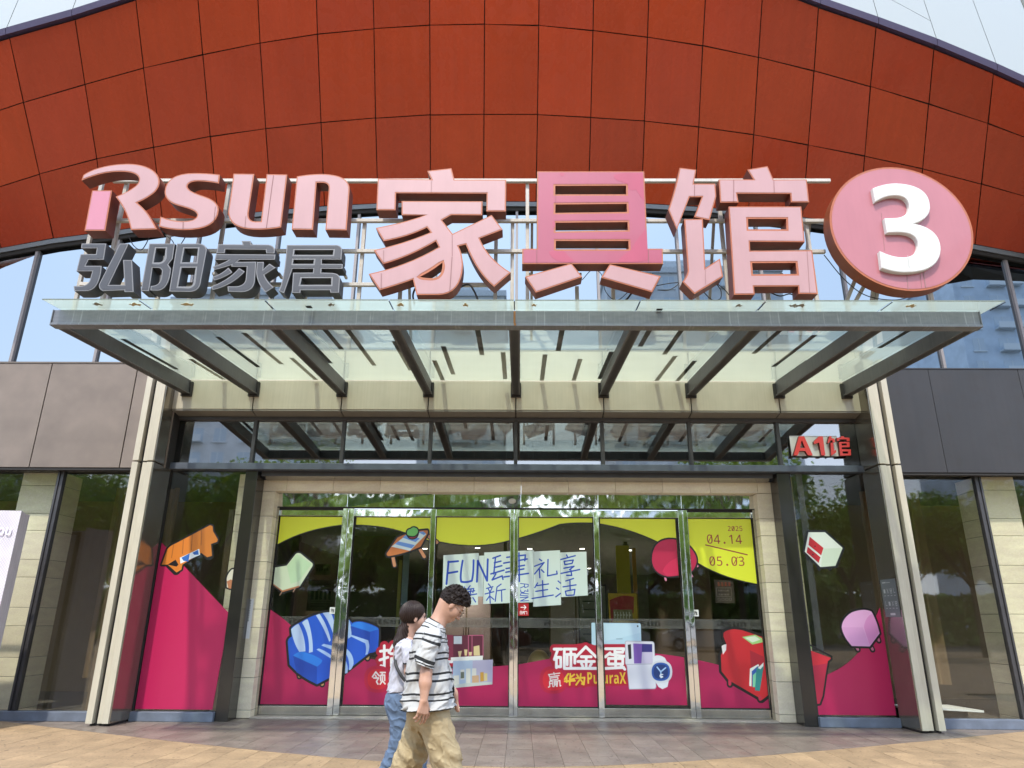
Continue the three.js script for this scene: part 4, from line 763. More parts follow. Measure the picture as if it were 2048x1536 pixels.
  d.fill('M 172 240 Q 210 200 235 195 Q 290 300 290 420 L 240 425 Q 190 350 172 240 Z M 262 185 Q 300 150 310 160 Q 355 300 350 425 L 318 432 Q 330 290 262 185 Z M 375 125 L 405 112 Q 470 200 498 330 L 485 342 Q 440 220 375 125 Z M 430 105 L 495 98 Q 530 160 545 300 L 520 290 Q 490 180 430 105 Z', K4, '#b9cdee');
  d.fill('M 618 160 L 645 165 Q 665 220 662 285 L 800 330 Q 820 380 795 445 L 775 450 Q 790 400 775 355 L 660 300 L 635 318 Z M 600 420 Q 640 380 600 385 Q 680 430 680 520 Q 665 580 640 575 Q 655 480 600 420 Z M 595 470 Q 640 520 630 600 L 595 605 Z M 420 372 L 440 358 Q 560 380 600 420 L 590 440 Z M 380 405 L 400 396 Q 470 420 520 470 L 500 480 Z', K4, '#a9c4ee');
  d.fill('M 188 455 Q 230 415 275 425 Q 370 450 425 490 Q 435 510 385 545 Z', K4, '#2a7fe2').fill('M 188 455 L 385 545 L 383 690 L 215 590 Z', K4, '#1a48ae').fill('M 655 210 Q 690 172 750 182 Q 860 210 882 240 L 815 260 Z', K4, '#2a7fe2').fill('M 655 215 L 815 262 L 812 380 L 800 330 L 665 285 Z', K4, '#1a48ae');
  // left slogan: white characters with a red edge, partly behind the two people
  const red = '#b01532', shout = [];
  const slog = 'M 900 420 L 962 412 M 932 375 L 932 548 L 905 540 M 895 492 L 962 470 M 1005 368 L 970 430 M 1005 368 L 1045 425 M 985 440 L 1030 440 L 1025 480 L 990 480 L 990 540 L 1040 540 M 1110 370 L 1160 370 M 1130 400 L 1210 400 L 1210 480 L 1130 480 L 1130 400 M 1170 380 L 1170 550 M 1230 390 L 1300 390 M 1380 370 L 1400 395 M 1460 370 L 1440 395 M 1370 400 L 1470 400 L 1470 470 L 1370 470 L 1370 400 M 1370 435 L 1470 435 M 1350 505 L 1490 505 M 1420 400 L 1420 560';
  d.line(slog, K4, red, 74).line(slog, K4, '#f2ecec', 22);
  const disc = (f, cx, cy, r, col) => d.fill('M ' + (cx - r) + ' ' + cy + ' Q ' + [cx - r, cy - r, cx, cy - r, cx + r, cy - r, cx + r, cy, cx + r, cy + r, cx, cy + r, cx - r, cy + r, cx - r, cy].join(' ') + ' Z', f, col);
  disc(K4, 878, 650, 112, '#b81a3e'); disc(K4, 878, 650, 84, '#cf2233');
  const ling = 'M 862 590 L 835 630 M 862 590 L 890 622 M 845 640 L 885 640 L 868 670 L 880 690 M 860 618 L 866 630 M 900 595 L 940 595 M 918 595 L 912 615 M 902 618 L 935 615 L 935 660 M 902 618 L 902 662 M 918 630 L 916 665 L 898 690 M 922 668 L 938 688';
  d.line(ling, K4, '#f2e4dc', 12).line('M 985 595 L 985 660 L 965 690 M 985 600 L 1060 600 L 1060 690 M 1000 625 L 1045 625 M 1022 610 L 1022 650 M 1000 650 L 1045 650', K4, '#e8c030', 12);
  // gift photo boards behind the striped shirt
  d.fill('M 1440 285 L 1500 285 L 1505 480 L 1440 480 Z', K4, '#7d2c44').fill('M 1500 290 L 1748 282 L 1750 465 L 1500 480 Z', K4, '#5e2236').fill('M 1505 295 L 1572 295 L 1572 360 L 1505 360 Z', K4, '#c7cdd2').line('M 1625 290 L 1625 470 M 1655 290 L 1655 470 M 1745 290 L 1745 465 M 1625 290 L 1745 288', K4, '#c86a88', 5).fill('M 1540 420 L 1572 415 L 1560 468 L 1548 468 Z M 1590 405 L 1618 405 L 1612 455 L 1595 455 Z M 1628 425 L 1655 425 L 1650 455 L 1632 455 Z M 1668 380 L 1715 370 L 1720 455 L 1668 455 Z', K4, '#d9c38f').fill('M 1480 470 L 1745 455 L 1742 490 L 1480 500 Z', K4, '#e5e4de');
  d.fill('M 1500 500 L 1825 488 L 1822 690 L 1492 722 Z', K4, '#a9b9cf').fill('M 1660 495 L 1825 488 L 1822 690 L 1660 705 Z', K4, '#b3acc4').fill('M 1560 570 L 1592 568 L 1592 650 L 1560 652 Z M 1605 562 L 1642 560 L 1642 690 L 1605 695 Z M 1655 560 L 1690 558 L 1690 685 L 1655 690 Z M 1505 620 L 1550 615 L 1550 690 L 1500 700 Z', K4, '#d6d2c8').fill('M 1722 592 L 1750 590 L 1752 665 L 1722 668 Z', K4, '#c8963c').fill('M 1655 620 L 1710 615 L 1712 680 L 1655 688 Z', K4, '#c9a27e').fill('M 1562 590 L 1590 588 L 1590 640 L 1562 642 Z', K4, '#6a6f60').fill('M 1755 600 L 1780 598 L 1780 660 L 1755 662 Z', K4, '#d8c48a').fill('M 1490 700 L 1600 680 L 1820 670 L 1822 690 L 1492 722 Z', K4, '#c4c8c0');
  // right slogan
  d.fill('M 618 175 Q 620 170 640 172 L 985 176 Q 996 180 996 195 L 1000 330 L 620 360 Z', K5, '#b7d4e6').fill('M 700 180 L 985 180 L 990 250 L 700 320 Z', K5, '#c2dcec').fill('M 966 198 Q 966 192 972 192 Q 978 194 978 200 Q 976 206 970 205 Z', K5, INK).line('M 810 295 L 855 295', K5, '#7f98a8', 5);
  const egg = 'M 335 372 L 392 372 M 364 372 L 336 450 M 352 435 L 352 512 M 352 435 L 385 435 L 385 505 L 352 505 M 410 372 L 500 372 M 412 372 L 412 518 L 500 518 M 432 412 L 492 412 L 492 478 M 434 412 L 434 490 M 462 388 L 462 512 M 575 355 L 502 430 M 575 355 L 652 430 M 540 430 L 616 430 M 515 466 L 640 466 M 578 432 L 578 515 M 542 482 L 552 502 M 618 482 L 606 502 M 508 518 L 652 518 M 728 370 L 868 370 L 858 392 M 798 372 L 798 420 M 800 396 L 858 396 M 762 402 L 726 432 M 762 412 L 878 428 M 750 444 L 858 444 L 858 486 L 750 486 L 750 444 M 804 432 L 804 516 M 726 520 L 866 512 M 846 498 L 874 526';
  d.fill('M 318 345 L 500 335 Q 575 318 640 342 L 888 345 L 905 560 L 900 650 L 400 660 L 318 530 Z', K5, red).line(egg, K5, red, 66);
  const hua = 'M 442 560 L 415 600 M 430 588 L 430 622 M 487 565 L 452 592 M 457 560 L 457 602 L 487 598 M 415 616 L 492 611 M 453 602 L 453 642 M 507 565 L 517 580 M 502 592 L 566 588 L 560 640 L 545 635 M 537 560 L 532 600 L 502 642 M 540 608 L 550 624';
  d.line(hua, K5, red, 46); d.g.lineWidth = 10; d.g.strokeStyle = red;
  disc(K5, 330, 605, 106, '#b81a3e'); disc(K5, 330, 605, 82, '#cf2233');
  d.line(egg, K5, '#f3eeee', 21).line(hua, K5, '#e9be3a', 13);
  d.text('Pu', 1173, 1367, 29, 'bold #px sans-serif', '#e9be3a', 0, 0.72).text('uraX', 1205, 1367, 29, 'bold #px sans-serif', '#e9be3a', 0, 0.72);
  const ying = 'M 292 566 L 378 554 M 332 550 L 336 566 M 296 566 L 300 582 L 372 572 M 304 592 L 362 584 L 364 600 L 306 608 L 304 592 M 300 618 L 302 656 L 292 660 M 300 618 L 322 615 L 324 655 M 302 634 L 322 632 M 334 614 L 352 612 L 352 640 M 334 614 L 336 642 M 343 620 L 343 640 L 332 656 M 346 642 L 354 654 M 360 614 L 378 610 L 380 652 L 386 648 M 362 614 L 358 654';
  d.line(ying, K5, '#f2e4dc', 8);
  // phone and watch
  d.sticker('M 880 320 Q 885 312 900 314 L 1080 318 Q 1096 320 1096 340 L 1110 660 Q 1108 672 1095 672 L 910 675 L 892 500 L 880 480 Z', K5, '#d9d7e2', 5, '#a9a8b8').fill('M 896 340 L 920 335 L 925 445 L 905 450 Z', K5, '#22222a').fill('M 938 330 L 1082 335 L 1085 480 L 945 482 Z', K5, '#7e58ae').fill('M 1005 335 L 1082 335 L 1083 395 L 1005 395 Z', K5, '#33307a').fill('M 1005 395 L 1083 395 L 1085 480 L 1000 482 Z', K5, '#c9bfd8').line('M 890 490 L 1100 485', K5, '#a9a8b8', 5);
  d.fill('M 1095 430 Q 1130 405 1180 440 L 1200 480 L 1085 480 Z M 1100 610 L 1215 580 L 1200 660 L 1160 678 L 1130 660 Z', K5, '#dedee6'); disc(K5, 1150, 545, 86, '#d4d4dc'); disc(K5, 1148, 545, 70, '#2a55a8'); disc(K5, 1148, 545, 56, '#1c3a78'); d.line('M 1120 510 L 1148 545 L 1185 515 M 1148 545 L 1150 590', K5, '#a9c8f0', 10).line('M 1164 566 Q 1140 562 1142 580 Q 1150 592 1164 584 L 1154 578', K5, '#f0f0f4', 7);
  const m = filmMat(d.texture(), 'printed_glass_film');
  DOORS.forEach(([a, b, bk], i) => { const in0 = i === 1 || i === 4 ? 0.03 : 0.012; obj('printed_film', d.sheet(a + in0, b - (i === 4 ? 0.035 : 0.012), i === 4 ? 0.215 : 0.185, 3.185, -12.392 - bk), m, doorGroups[i]); });
  // frosted safety band with the small repeated name, behind the film
  const sb = document.createElement('canvas'); sb.width = 2048; sb.height = 64; const sg = sb.getContext('2d');
  sg.fillStyle = 'rgb(116,116,110)'; sg.fillRect(0, 0, 2048, 64); sg.fillStyle = '#33332f';
  const stamp = (keys, X, h) => { const cs = keys.flatMap((k) => LETTER[k]), xs = cs.flat().map((p) => p.x), ys = cs.flat().map((p) => p.y), a = Math.min(...xs), b = Math.min(...ys), H = Math.max(...ys) - b; sg.beginPath(); for (const c of cs) { c.forEach((p, i) => { const x = X + (p.x - a) * h / H, y = 12 + h - (p.y - b) * h / H; i ? sg.lineTo(x, y) : sg.moveTo(x, y); }); sg.closePath(); } sg.fill('evenodd'); return (Math.max(...xs) - a) * h / H; };
  for (const px of [575, 745, 900, 1085, 1260, 1430]) { const X = (P(px, 1245, 12.4).x + 4.26) / 8.36 * 2048; const w = stamp(['R', 's', 'u', 'n'], X, 36); sg.globalAlpha = 0.75; stamp(['h', 'y', 'j', 'u2'], X + w + 10, 32); sg.globalAlpha = 1; }
  const st = new THREE.CanvasTexture(sb); st.colorSpace = THREE.SRGBColorSpace;
  const bm = M('frosted_band', [0.85, 0.85, 0.85], 0.6, 0, { map: st, transparent: true, opacity: 0.42 });
  DOORS.forEach(([a, b, bk], i) => { const g = new THREE.PlaneGeometry(b - a - 0.02, 0.155); g.translate((a + b) / 2, 1.455, -12.3955 - bk); const uv = g.attributes.uv, p = g.attributes.position; for (let k = 0; k < 4; k++) uv.setX(k, (p.getX(k) + 4.26) / 8.36); obj('safety_band', g, bm, doorGroups[i]); });
  // push stickers and the automatic door sign
  const ps = document.createElement('canvas'); ps.width = 256; ps.height = 128; const pg = ps.getContext('2d');
  pg.fillStyle = '#e9e9e6'; pg.fillRect(0, 0, 128, 128); pg.strokeStyle = '#1a1a1a'; pg.lineWidth = 9; pg.lineCap = 'round'; pg.beginPath();
  for (const [a, b, c, e] of [[26, 46, 56, 42], [42, 28, 42, 98], [26, 74, 56, 64], [72, 26, 62, 56], [70, 46, 70, 100], [72, 46, 102, 46], [72, 62, 98, 62], [72, 79, 98, 79], [72, 96, 104, 96], [86, 46, 86, 96]]) { pg.moveTo(a, b); pg.lineTo(c, e); } pg.stroke();
  pg.fillStyle = '#b3191e'; pg.fillRect(128, 0, 128, 128); pg.strokeStyle = '#fff'; pg.lineWidth = 9; pg.beginPath(); pg.moveTo(160, 42); pg.lineTo(222, 42); pg.moveTo(200, 22); pg.lineTo(222, 42); pg.lineTo(200, 62); pg.stroke();
  pg.lineWidth = 5; pg.beginPath();
  for (const [a, b, c, e] of [[150, 84, 172, 84], [150, 84, 150, 110], [172, 84, 172, 110], [150, 97, 172, 97], [150, 110, 172, 110], [161, 76, 158, 84], [180, 84, 198, 82], [178, 94, 200, 92], [186, 94, 180, 110], [192, 88, 200, 110], [204, 86, 206, 112], [204, 82, 210, 86], [210, 84, 234, 84], [234, 84, 234, 112]]) { pg.moveTo(a, b); pg.lineTo(c, e); } pg.stroke();
  const pt = new THREE.CanvasTexture(ps); pt.colorSpace = THREE.SRGBColorSpace; const pm = M('sticker_print', [0.9, 0.9, 0.9], 0.4, 0, { map: pt });
  const stick = (name, px, py, w, h, i, half) => { const p = P(px, py, 12.385), g = new THREE.PlaneGeometry(w, h); g.translate(p.x, p.y, -12.384 + (i ? 0 : 0)); const uv = g.attributes.uv; for (let k = 0; k < 4; k++) uv.setX(k, uv.getX(k) / 2 + half); obj(name, g, pm, doorGroups[i]); };
  stick('push_sticker', 665, 1221, 0.095, 0.105, 0, 0); stick('push_sticker', 1391, 1226, 0.105, 0.105, 5, 0); stick('direction_sticker', 1047, 1219, 0.175, 0.20, 3, 0.5);
  // opening hours notice behind the last leaf
  const oh = document.createElement('canvas'); oh.width = 256; oh.height = 320; const og = oh.getContext('2d'); og.fillStyle = '#5d4a42'; og.fillRect(0, 0, 256, 320); og.strokeStyle = og.fillStyle = '#b9a9a0'; og.lineWidth = 3; og.strokeRect(20, 110, 200, 120); og.font = '30px sans-serif'; og.fillText('9:30-17:30', 44, 160); og.fillText('9:30-18:00', 44, 214);
  og.lineWidth = 6; og.strokeStyle = '#c0503e'; og.beginPath(); for (const x of [40, 88, 136, 184]) { og.moveTo(x, 40); og.lineTo(x + 34, 40); og.moveTo(x, 58); og.lineTo(x + 34, 58); og.moveTo(x + 16, 30); og.lineTo(x + 16, 80); og.moveTo(x, 80); og.lineTo(x + 36, 80); } og.stroke(); og.strokeStyle = '#b9a9a0'; og.lineWidth = 3; for (let k = 0; k < 4; k++) { og.beginPath(); og.arc(48 + k * 50, 270, 18, 0, 7); og.stroke(); }
  const ot = new THREE.CanvasTexture(oh); ot.colorSpace = THREE.SRGBColorSpace; const q0 = P(1428, 1160, 12.43), q1 = P(1470, 1206, 12.43);
  const ng = new THREE.PlaneGeometry(q1.x - q0.x, q0.y - q1.y); ng.translate((q0.x + q1.x) / 2, (q0.y + q1.y) / 2, -12.425);
  obj('opening_hours_notice', ng, M('brown_notice', [1, 1, 1], 0.5, 0, { map: ot }), doorGroups[5]);
  // hand painted sheets of paper taped across the third and fourth leaf
  const w = new Print(-1.6, 1.2, 1.55, 2.72, 12.38, 1536); const BL = '#2a4bb0';
  w.g.fillStyle = '#cfdcd6'; w.g.fillRect(0, 0, w.c.width, w.c.height);
  const bl = (p, lw = 17) => w.line(p, K2, BL, lw);
  bl('M 180 1140 L 203 895 M 200 900 L 308 890 M 195 1022 L 300 1004', 22); bl('M 358 885 Q 325 1060 342 1115 Q 400 1128 458 1105 Q 478 1040 478 880', 22); bl('M 514 1115 L 524 885 L 626 1105 L 634 870', 22);
  bl('M 690 858 L 772 828 M 718 850 L 700 1030 M 706 908 L 778 890 M 705 960 L 788 940 M 668 1030 L 812 988 M 722 1030 L 682 1096 L 792 1052 L 800 1090 M 842 848 L 1046 822 L 1040 885 M 808 912 L 1066 866 M 835 972 L 1036 935 M 832 1012 L 1030 975 M 812 1064 L 1080 1024 M 976 800 L 980 1112');
  bl('M 1200 868 L 1226 886 M 1148 946 L 1252 905 L 1148 1030 M 1200 972 L 1205 1072 M 1222 985 L 1250 1012 M 1295 872 L 1290 1052 L 1395 1030 L 1390 1000 M 1498 822 L 1512 850 M 1435 872 L 1594 830 M 1472 892 L 1572 878 L 1558 915 L 1480 928 L 1472 892 M 1468 968 L 1580 946 L 1530 985 M 1436 1025 L 1642 982 M 1545 988 L 1555 1046 L 1500 1046', 15);
  bl('M 375 1172 L 378 1290 M 350 1210 L 400 1195 M 440 1160 L 410 1200 L 480 1190 L 470 1235 M 420 1225 L 490 1215 M 450 1200 L 440 1260 L 405 1340 M 395 1270 L 512 1250 M 470 1290 L 500 1338 M 640 1140 L 662 1165 M 620 1190 L 690 1170 M 640 1195 L 655 1225 M 680 1185 L 660 1225 M 605 1250 L 700 1225 M 655 1230 L 660 1350 M 655 1270 L 620 1320 M 665 1280 L 700 1310 M 780 1142 L 735 1175 L 715 1330 M 742 1215 L 826 1200 M 785 1215 L 788 1330', 13);
  bl('M 1180 1130 L 1150 1180 M 1165 1160 L 1300 1140 M 1160 1222 L 1290 1202 M 1235 1105 L 1240 1280 M 1120 1300 L 1352 1262 M 1405 1108 L 1432 1132 M 1388 1185 L 1412 1200 M 1380 1282 L 1430 1245 M 1575 1080 L 1490 1108 M 1460 1172 L 1602 1150 M 1535 1105 L 1538 1210 M 1485 1220 L 1590 1200 L 1580 1262 L 1495 1266 L 1485 1220', 14);
  bl('M 992 1135 L 1078 1145 L 1076 1170 L 1040 1180 L 1036 1140 M 1036 1165 L 990 1185 M 1072 1200 L 1076 1222 L 1040 1215 L 1030 1235 L 996 1228 L 994 1205 M 1080 1250 L 1000 1240 L 990 1265 L 1075 1272 M 990 1290 L 1078 1285 L 992 1328 L 1080 1325', 9);
  const wt = filmMat(w.texture(), 'painted_paper'); wt.alphaTest = 0; wt.roughness = 0.8; wt.clearcoat = 0;
  const pb = thing('hand_painted_banner', 'pale paper sheets with hand painted blue slogan taped on the middle doors', 'banner', [-0.15, 1.6, -12.38]);
  for (const [k, pth] of ['M 148 825 L 535 800 L 525 1370 L 130 1380 Z', 'M 537 830 L 593 828 L 580 1278 L 528 1278 Z', 'M 595 795 L 1140 770 L 1130 1340 L 582 1360 Z', 'M 1142 785 L 1426 770 L 1438 1370 L 1132 1390 Z', 'M 1428 795 L 1715 785 L 1732 1265 L 1440 1285 Z'].entries()) {
    const g = new THREE.ShapeGeometry(shapes(contours(pth, onPlane(...K2, 12.38)))), p = g.attributes.position, uv = g.attributes.uv;
    for (let i = 0; i < p.count; i++) uv.setXY(i, (p.getX(i) + 1.6) / 2.8, (p.getY(i) - 1.55) / 1.17);
    g.translate(0, 0, -12.3865 + k * 0.0006); obj('sheet', g, wt, pb);
  }
}
// the two pink windows beside the portal
{
  const wins = building.children.filter((o) => o.name.startsWith('film_window'));
  const L = [0, 930, 2.535], Rr = [1528, 900, 2.415], Z6 = [1560, 1000, 3.338];
  const a = new Print(-5.98, -4.42, 0.14, 3.875, 11.788, 640);
  a.fill('M 812 385 L 1165 755 L 1060 1330 L 600 1330 Z', L, '#b31a52');
  a.sticker('M 1175 530 Q 1145 560 1150 590 L 1150 620 L 1165 625 L 1240 640 L 1240 520 Z', L, '#d8d3bf', 9).fill('M 1150 590 L 1170 580 L 1240 610 L 1240 640 L 1158 625 Z', L, '#b9764f');
  a.line('M 860 500 L 895 535 M 1040 440 L 1060 460', L, INK, 44).sticker('M 820 505 L 848 428 Q 860 410 890 398 L 1065 305 L 1078 310 L 1080 335 L 1105 378 L 1100 390 L 1070 400 L 1075 460 L 1050 468 L 1020 445 L 925 505 L 920 530 L 895 545 L 850 505 Z', L, '#cf7a2c', 10);
  a.line('M 880 405 L 870 470 M 930 380 L 925 450 M 975 355 L 970 430 M 1020 330 L 1020 405', L, '#9a5a26', 4).fill('M 850 505 L 890 480 L 905 505 L 895 515 Z', L, INK).fill('M 912 470 L 1010 425 L 1015 455 L 915 500 Z', L, '#dfe8ee').fill('M 920 470 L 962 448 L 955 490 L 930 485 Z M 975 445 L 1005 430 L 1008 455 L 985 455 Z', L, '#2f66b8');
  obj('printed_film', a.sheet(-5.895, -4.65, 0.165, 3.86, -11.788), filmMat(a.texture(), 'left_printed_film'), wins[0]);
  const b = new Print(4.32, 5.84, 0.14, 3.875, 11.788, 640);
  b.fill('M 690 650 Q 600 900 530 1010 Q 450 1110 318 1165 L 200 1170 L 240 1480 L 815 1480 Z', Z6, '#b31a52');
  b.sticker('M 190 215 L 300 215 L 418 320 L 370 440 L 270 448 L 165 345 Z', Z6, '#dfe6dc', 16).fill('M 285 325 L 418 320 L 370 440 L 275 445 Z', Z6, '#cfdcc8').fill('M 198 245 L 290 320 L 275 370 L 190 300 Z M 185 312 L 270 382 L 258 420 L 178 350 Z', Z6, '#c3232e').fill('M 230 305 L 238 305 L 238 313 L 230 313 Z M 216 360 L 224 360 L 224 368 L 216 368 Z', Z6, INK).line('M 180 385 L 185 395 M 255 455 L 262 464 M 325 455 L 335 462', Z6, INK, 18);
  b.line('M 505 975 L 520 1000 M 605 975 L 618 1000 M 652 915 L 660 940', Z6, INK, 34).line('M 505 975 L 520 998 M 605 975 L 618 998 M 652 915 L 660 938', Z6, '#b86a86', 16).sticker('M 412 850 Q 415 790 480 750 Q 560 720 610 745 Q 640 790 665 890 L 600 978 L 480 975 Q 420 910 412 850 Z', Z6, '#dfa6d4', 14).fill('M 560 850 Q 570 780 615 760 Q 650 810 662 885 L 600 975 Z', Z6, '#d58cc4').fill('M 415 850 L 552 850 L 598 975 L 482 972 Q 420 910 415 850 Z', Z6, '#d79ccd');
  b.fill('M 150 985 L 340 1055 L 320 1085 L 300 1250 L 265 1370 L 150 1350 Z', Z6, '#cf2a3a').fill('M 150 960 L 190 965 L 215 985 L 150 992 Z', Z6, '#9fd07f').fill('M 150 1120 L 320 1090 L 300 1250 L 265 1370 L 150 1350 Z', Z6, '#b52343').line('M 150 945 L 185 960 L 345 1045 L 345 1065 L 325 1080 L 310 1170 L 290 1310 L 270 1365 L 250 1370 L 235 1350', Z6, INK, 11);
  obj('printed_film', b.sheet(4.53, 5.72, 0.165, 3.86, -11.788), filmMat(b.texture(), 'right_printed_film'), wins[1]);
  // notices: the paper strips on the left jamb, the icon plate on the right pilaster
  const ls = document.createElement('canvas'); ls.width = 128; ls.height = 512; const lg = ls.getContext('2d'); lg.fillStyle = '#dcdde0'; lg.fillRect(0, 0, 128, 512); lg.fillStyle = '#3a3a40';
  for (let y = 14; y < 480; y += 22) { lg.fillRect(14, y, 22, 14 * (0.6 + 0.4 * rnd())); if (y < 300) lg.fillRect(80, y, 20, 12); }
  const lt = new THREE.CanvasTexture(ls); lt.colorSpace = THREE.SRGBColorSpace; const n = thing('paper_notice', 'white paper strips of vertical print on the left stone jamb', 'notice', [-4.42, 1.25, -12.136]);
  const q = P(490, 1237, 12.137); obj('sheet', new THREE.PlaneGeometry(0.20, 0.62).translate(q.x + 0.01, q.y, -12.1365), M('notice_print', [1, 1, 1], 0.6, 0, { map: lt }), n);
  const ic = document.createElement('canvas'); ic.width = 256; ic.height = 288; const ig = ic.getContext('2d'); ig.fillStyle = '#777c80'; ig.fillRect(0, 0, 256, 288); ig.fillStyle = ig.strokeStyle = '#c9ccce'; ig.fillRect(26, 20, 60, 9); ig.fillRect(90, 24, 70, 4); ig.lineWidth = 4;
  const gl = [(x, y) => ig.fillRect(x - 14, y - 14, 28, 30), (x, y) => { ig.beginPath(); ig.moveTo(x - 10, y - 20); ig.lineTo(x - 10, y + 14); ig.lineTo(x + 14, y + 14); ig.stroke(); }, (x, y) => { ig.strokeRect(x - 16, y - 14, 32, 12); ig.strokeRect(x - 10, y + 4, 20, 14); }, (x, y) => { ig.beginPath(); ig.moveTo(x - 14, y - 18); ig.lineTo(x + 14, y + 18); ig.moveTo(x + 14, y - 18); ig.lineTo(x - 14, y + 18); ig.stroke(); }];
  for (let k = 0; k < 8; k++) { const x = 46 + (k % 4) * 56, y = 90 + Math.floor(k / 4) * 96; gl[(k * 3 + (k > 3 ? 1 : 0)) % 4](x, y); ig.fillRect(x - 14, y + 34, 28, 4); }
  ig.fillRect(90, 258, 84, 16);
  const it = new THREE.CanvasTexture(ic); it.colorSpace = THREE.SRGBColorSpace;
  const pl = thing('icon_plate', 'grey plate of prohibition icons fixed to the right beige pilaster', 'sign', [5.68, 1.55, -11.4]);
  const pg = new THREE.PlaneGeometry(0.46, 0.56); pg.rotateY(-Math.PI / 2 + 0.0); pg.translate(5.732, 1.86, -11.44);
  obj('plate', pg, M('icon_print', [0.9, 0.9, 0.9], 0.45, 0.2, { map: it }), pl);
  obj('backing', box(5.7335, 5.736, 1.58, 2.14, -11.67, -11.21), mat.galv, pl);
}
// ---------------------------------------------------------------- the hall behind the doors
{
  const h = part('entrance_hall', [C0, 0, -16], 'dark entrance hall behind the glass doors');
  obj('floor', box(-5.0, 4.9, -0.02, 0.015, -28, -12.45), mat.floorIn, h);
  obj('ceiling', box(-5.0, 4.9, 3.16, 3.3, -28, -12.6), M('dark_ceiling', [0.20, 0.20, 0.19], 0.7), h);
  obj('back_wall', box(-5.0, 4.9, 0, 3.3, -28.1, -28), M('dark_green_wall', [0.20, 0.19, 0.16], 0.7, 0, { map: T.cloud }), h);
  obj('side_wall', [box(-5.1, -5.0, 0, 3.3, -28, -12.4), box(4.9, 5.0, 0, 3.3, -28, -12.4)], mat.wood, h);
  obj('inner_partition', [box(-3.6, -2.35, 0.02, 3.15, -15.1, -15.0), box(-5, -4.6, 0.02, 3.15, -15.1, -15.0)], tone(mat.wood, 1.25), h);
  obj('inner_frame', [box(-1.9, -1.82, 0.02, 3.15, -16, -15.9), box(-0.35, -0.28, 0.02, 3.15, -16, -15.9), box(2.3, 2.38, 0.02, 3.15, -16, -15.9), box(3.9, 4.9, 0.02, 3.15, -15.1, -15.0)], mat.wood, h);
  const lamp = M('lamp_glow', [1, 1, 1], 0.5, 0, { emissive: rgb(1, 0.95, 0.85), emissiveIntensity: 7 });
  for (const [i, [x, z]] of [[-3.6, -18], [-2.3, -17.5], [-1.0, -17.2], [0.25, -17.4], [1.5, -17.3], [2.7, -17.6], [3.6, -19], [-1.6, -20.5], [0.9, -20.2], [3.0, -21.5], [2.3, -24], [3.6, -25.5]].entries()) {
    const t = thing('ceiling_spotlight', 'small round spotlight glowing in the ceiling of the dark hall', 'spotlight', [x, 3.12, z], 'ceiling spotlights in the hall');
    obj('housing', new THREE.CylinderGeometry(0.075, 0.075, 0.03, 20).translate(x, 3.145, z), mat.rack, t);
    obj('lamp_disc', new THREE.CylinderGeometry(0.055, 0.055, 0.012, 20).translate(x, 3.125, z), lamp, t);
    { const l = new THREE.SpotLight(new THREE.Color(1, 0.93, 0.82), 24, 12, 0.9, 0.6); l.position.set(x, 3.10, z); l.target.position.set(x, 0, z); l.castShadow = true; l.shadow.radius = 3; scene.add(l); scene.add(l.target); }
  }
  const y = thing('yellow_pillar', 'bright yellow banner pillar standing in the hall behind the fifth door', 'pillar', [2.2, 0, -15.2]);
  obj('banner', rbox(2.02, 2.30, 0.4, 3.0, -15.2, -15.15, 0.01), M('yellow_banner', [0.75, 0.66, 0.06], 0.6), y); obj('strip', rbox(2.36, 2.44, 0.4, 2.95, -15.22, -15.17, 0.01), M('orange_strip', [0.6, 0.3, 0.06], 0.6), y); obj('foot', box(2.0, 2.46, 0.02, 0.06, -15.35, -15.05), mat.dark, y);
  const pc = document.createElement('canvas'); pc.width = 256; pc.height = 200; const g = pc.getContext('2d'); g.fillStyle = '#d8b022'; g.fillRect(0, 0, 256, 200); g.fillStyle = '#b7202c'; g.beginPath(); g.moveTo(10, 40); g.quadraticCurveTo(120, 0, 230, 20); g.lineTo(220, 110); g.quadraticCurveTo(120, 90, 20, 160); g.fill(); g.fillStyle = '#9d8f62'; g.fillRect(40, 90, 170, 60); g.strokeStyle = '#efe6d0'; g.lineWidth = 7; for (let k = 0; k < 6; k++) { g.beginPath(); g.moveTo(52 + k * 26, 102); g.lineTo(52 + k * 26, 138); g.moveTo(48 + k * 26, 120); g.lineTo(66 + k * 26, 120); g.stroke(); }
  const tp = new THREE.CanvasTexture(pc); tp.colorSpace = THREE.SRGBColorSpace;
  const p0 = P(1216, 1187, 13.6), p1 = P(1276, 1243, 13.6);
  const po = thing('red_yellow_poster', 'red and yellow poster board on a stand behind the fifth door', 'poster', [(p0.x + p1.x) / 2, 0, -13.6]);
  obj('print', new THREE.PlaneGeometry(p1.x - p0.x, p0.y - p1.y + 0.15).translate((p0.x + p1.x) / 2, (p0.y + p1.y) / 2 - 0.07, -13.595), M('poster_print', [0.9, 0.9, 0.9], 0.5, 0, { map: tp }), po); obj('board', box(p0.x - 0.01, p1.x + 0.01, p1.y - 0.2, p0.y + 0.01, -13.63, -13.6), mat.dark, po); obj('post', box((p0.x + p1.x) / 2 - 0.02, (p0.x + p1.x) / 2 + 0.02, 0.02, p1.y, -13.67, -13.635), mat.steelDull, po); obj('foot', box(p0.x + 0.05, p1.x - 0.05, 0.015, 0.03, -13.8, -13.5), mat.steelDull, po);
  const nb = thing('notice_stand', 'grey upright notice board with small print behind the fourth door', 'notice board', [1.0, 0, -13.9]);
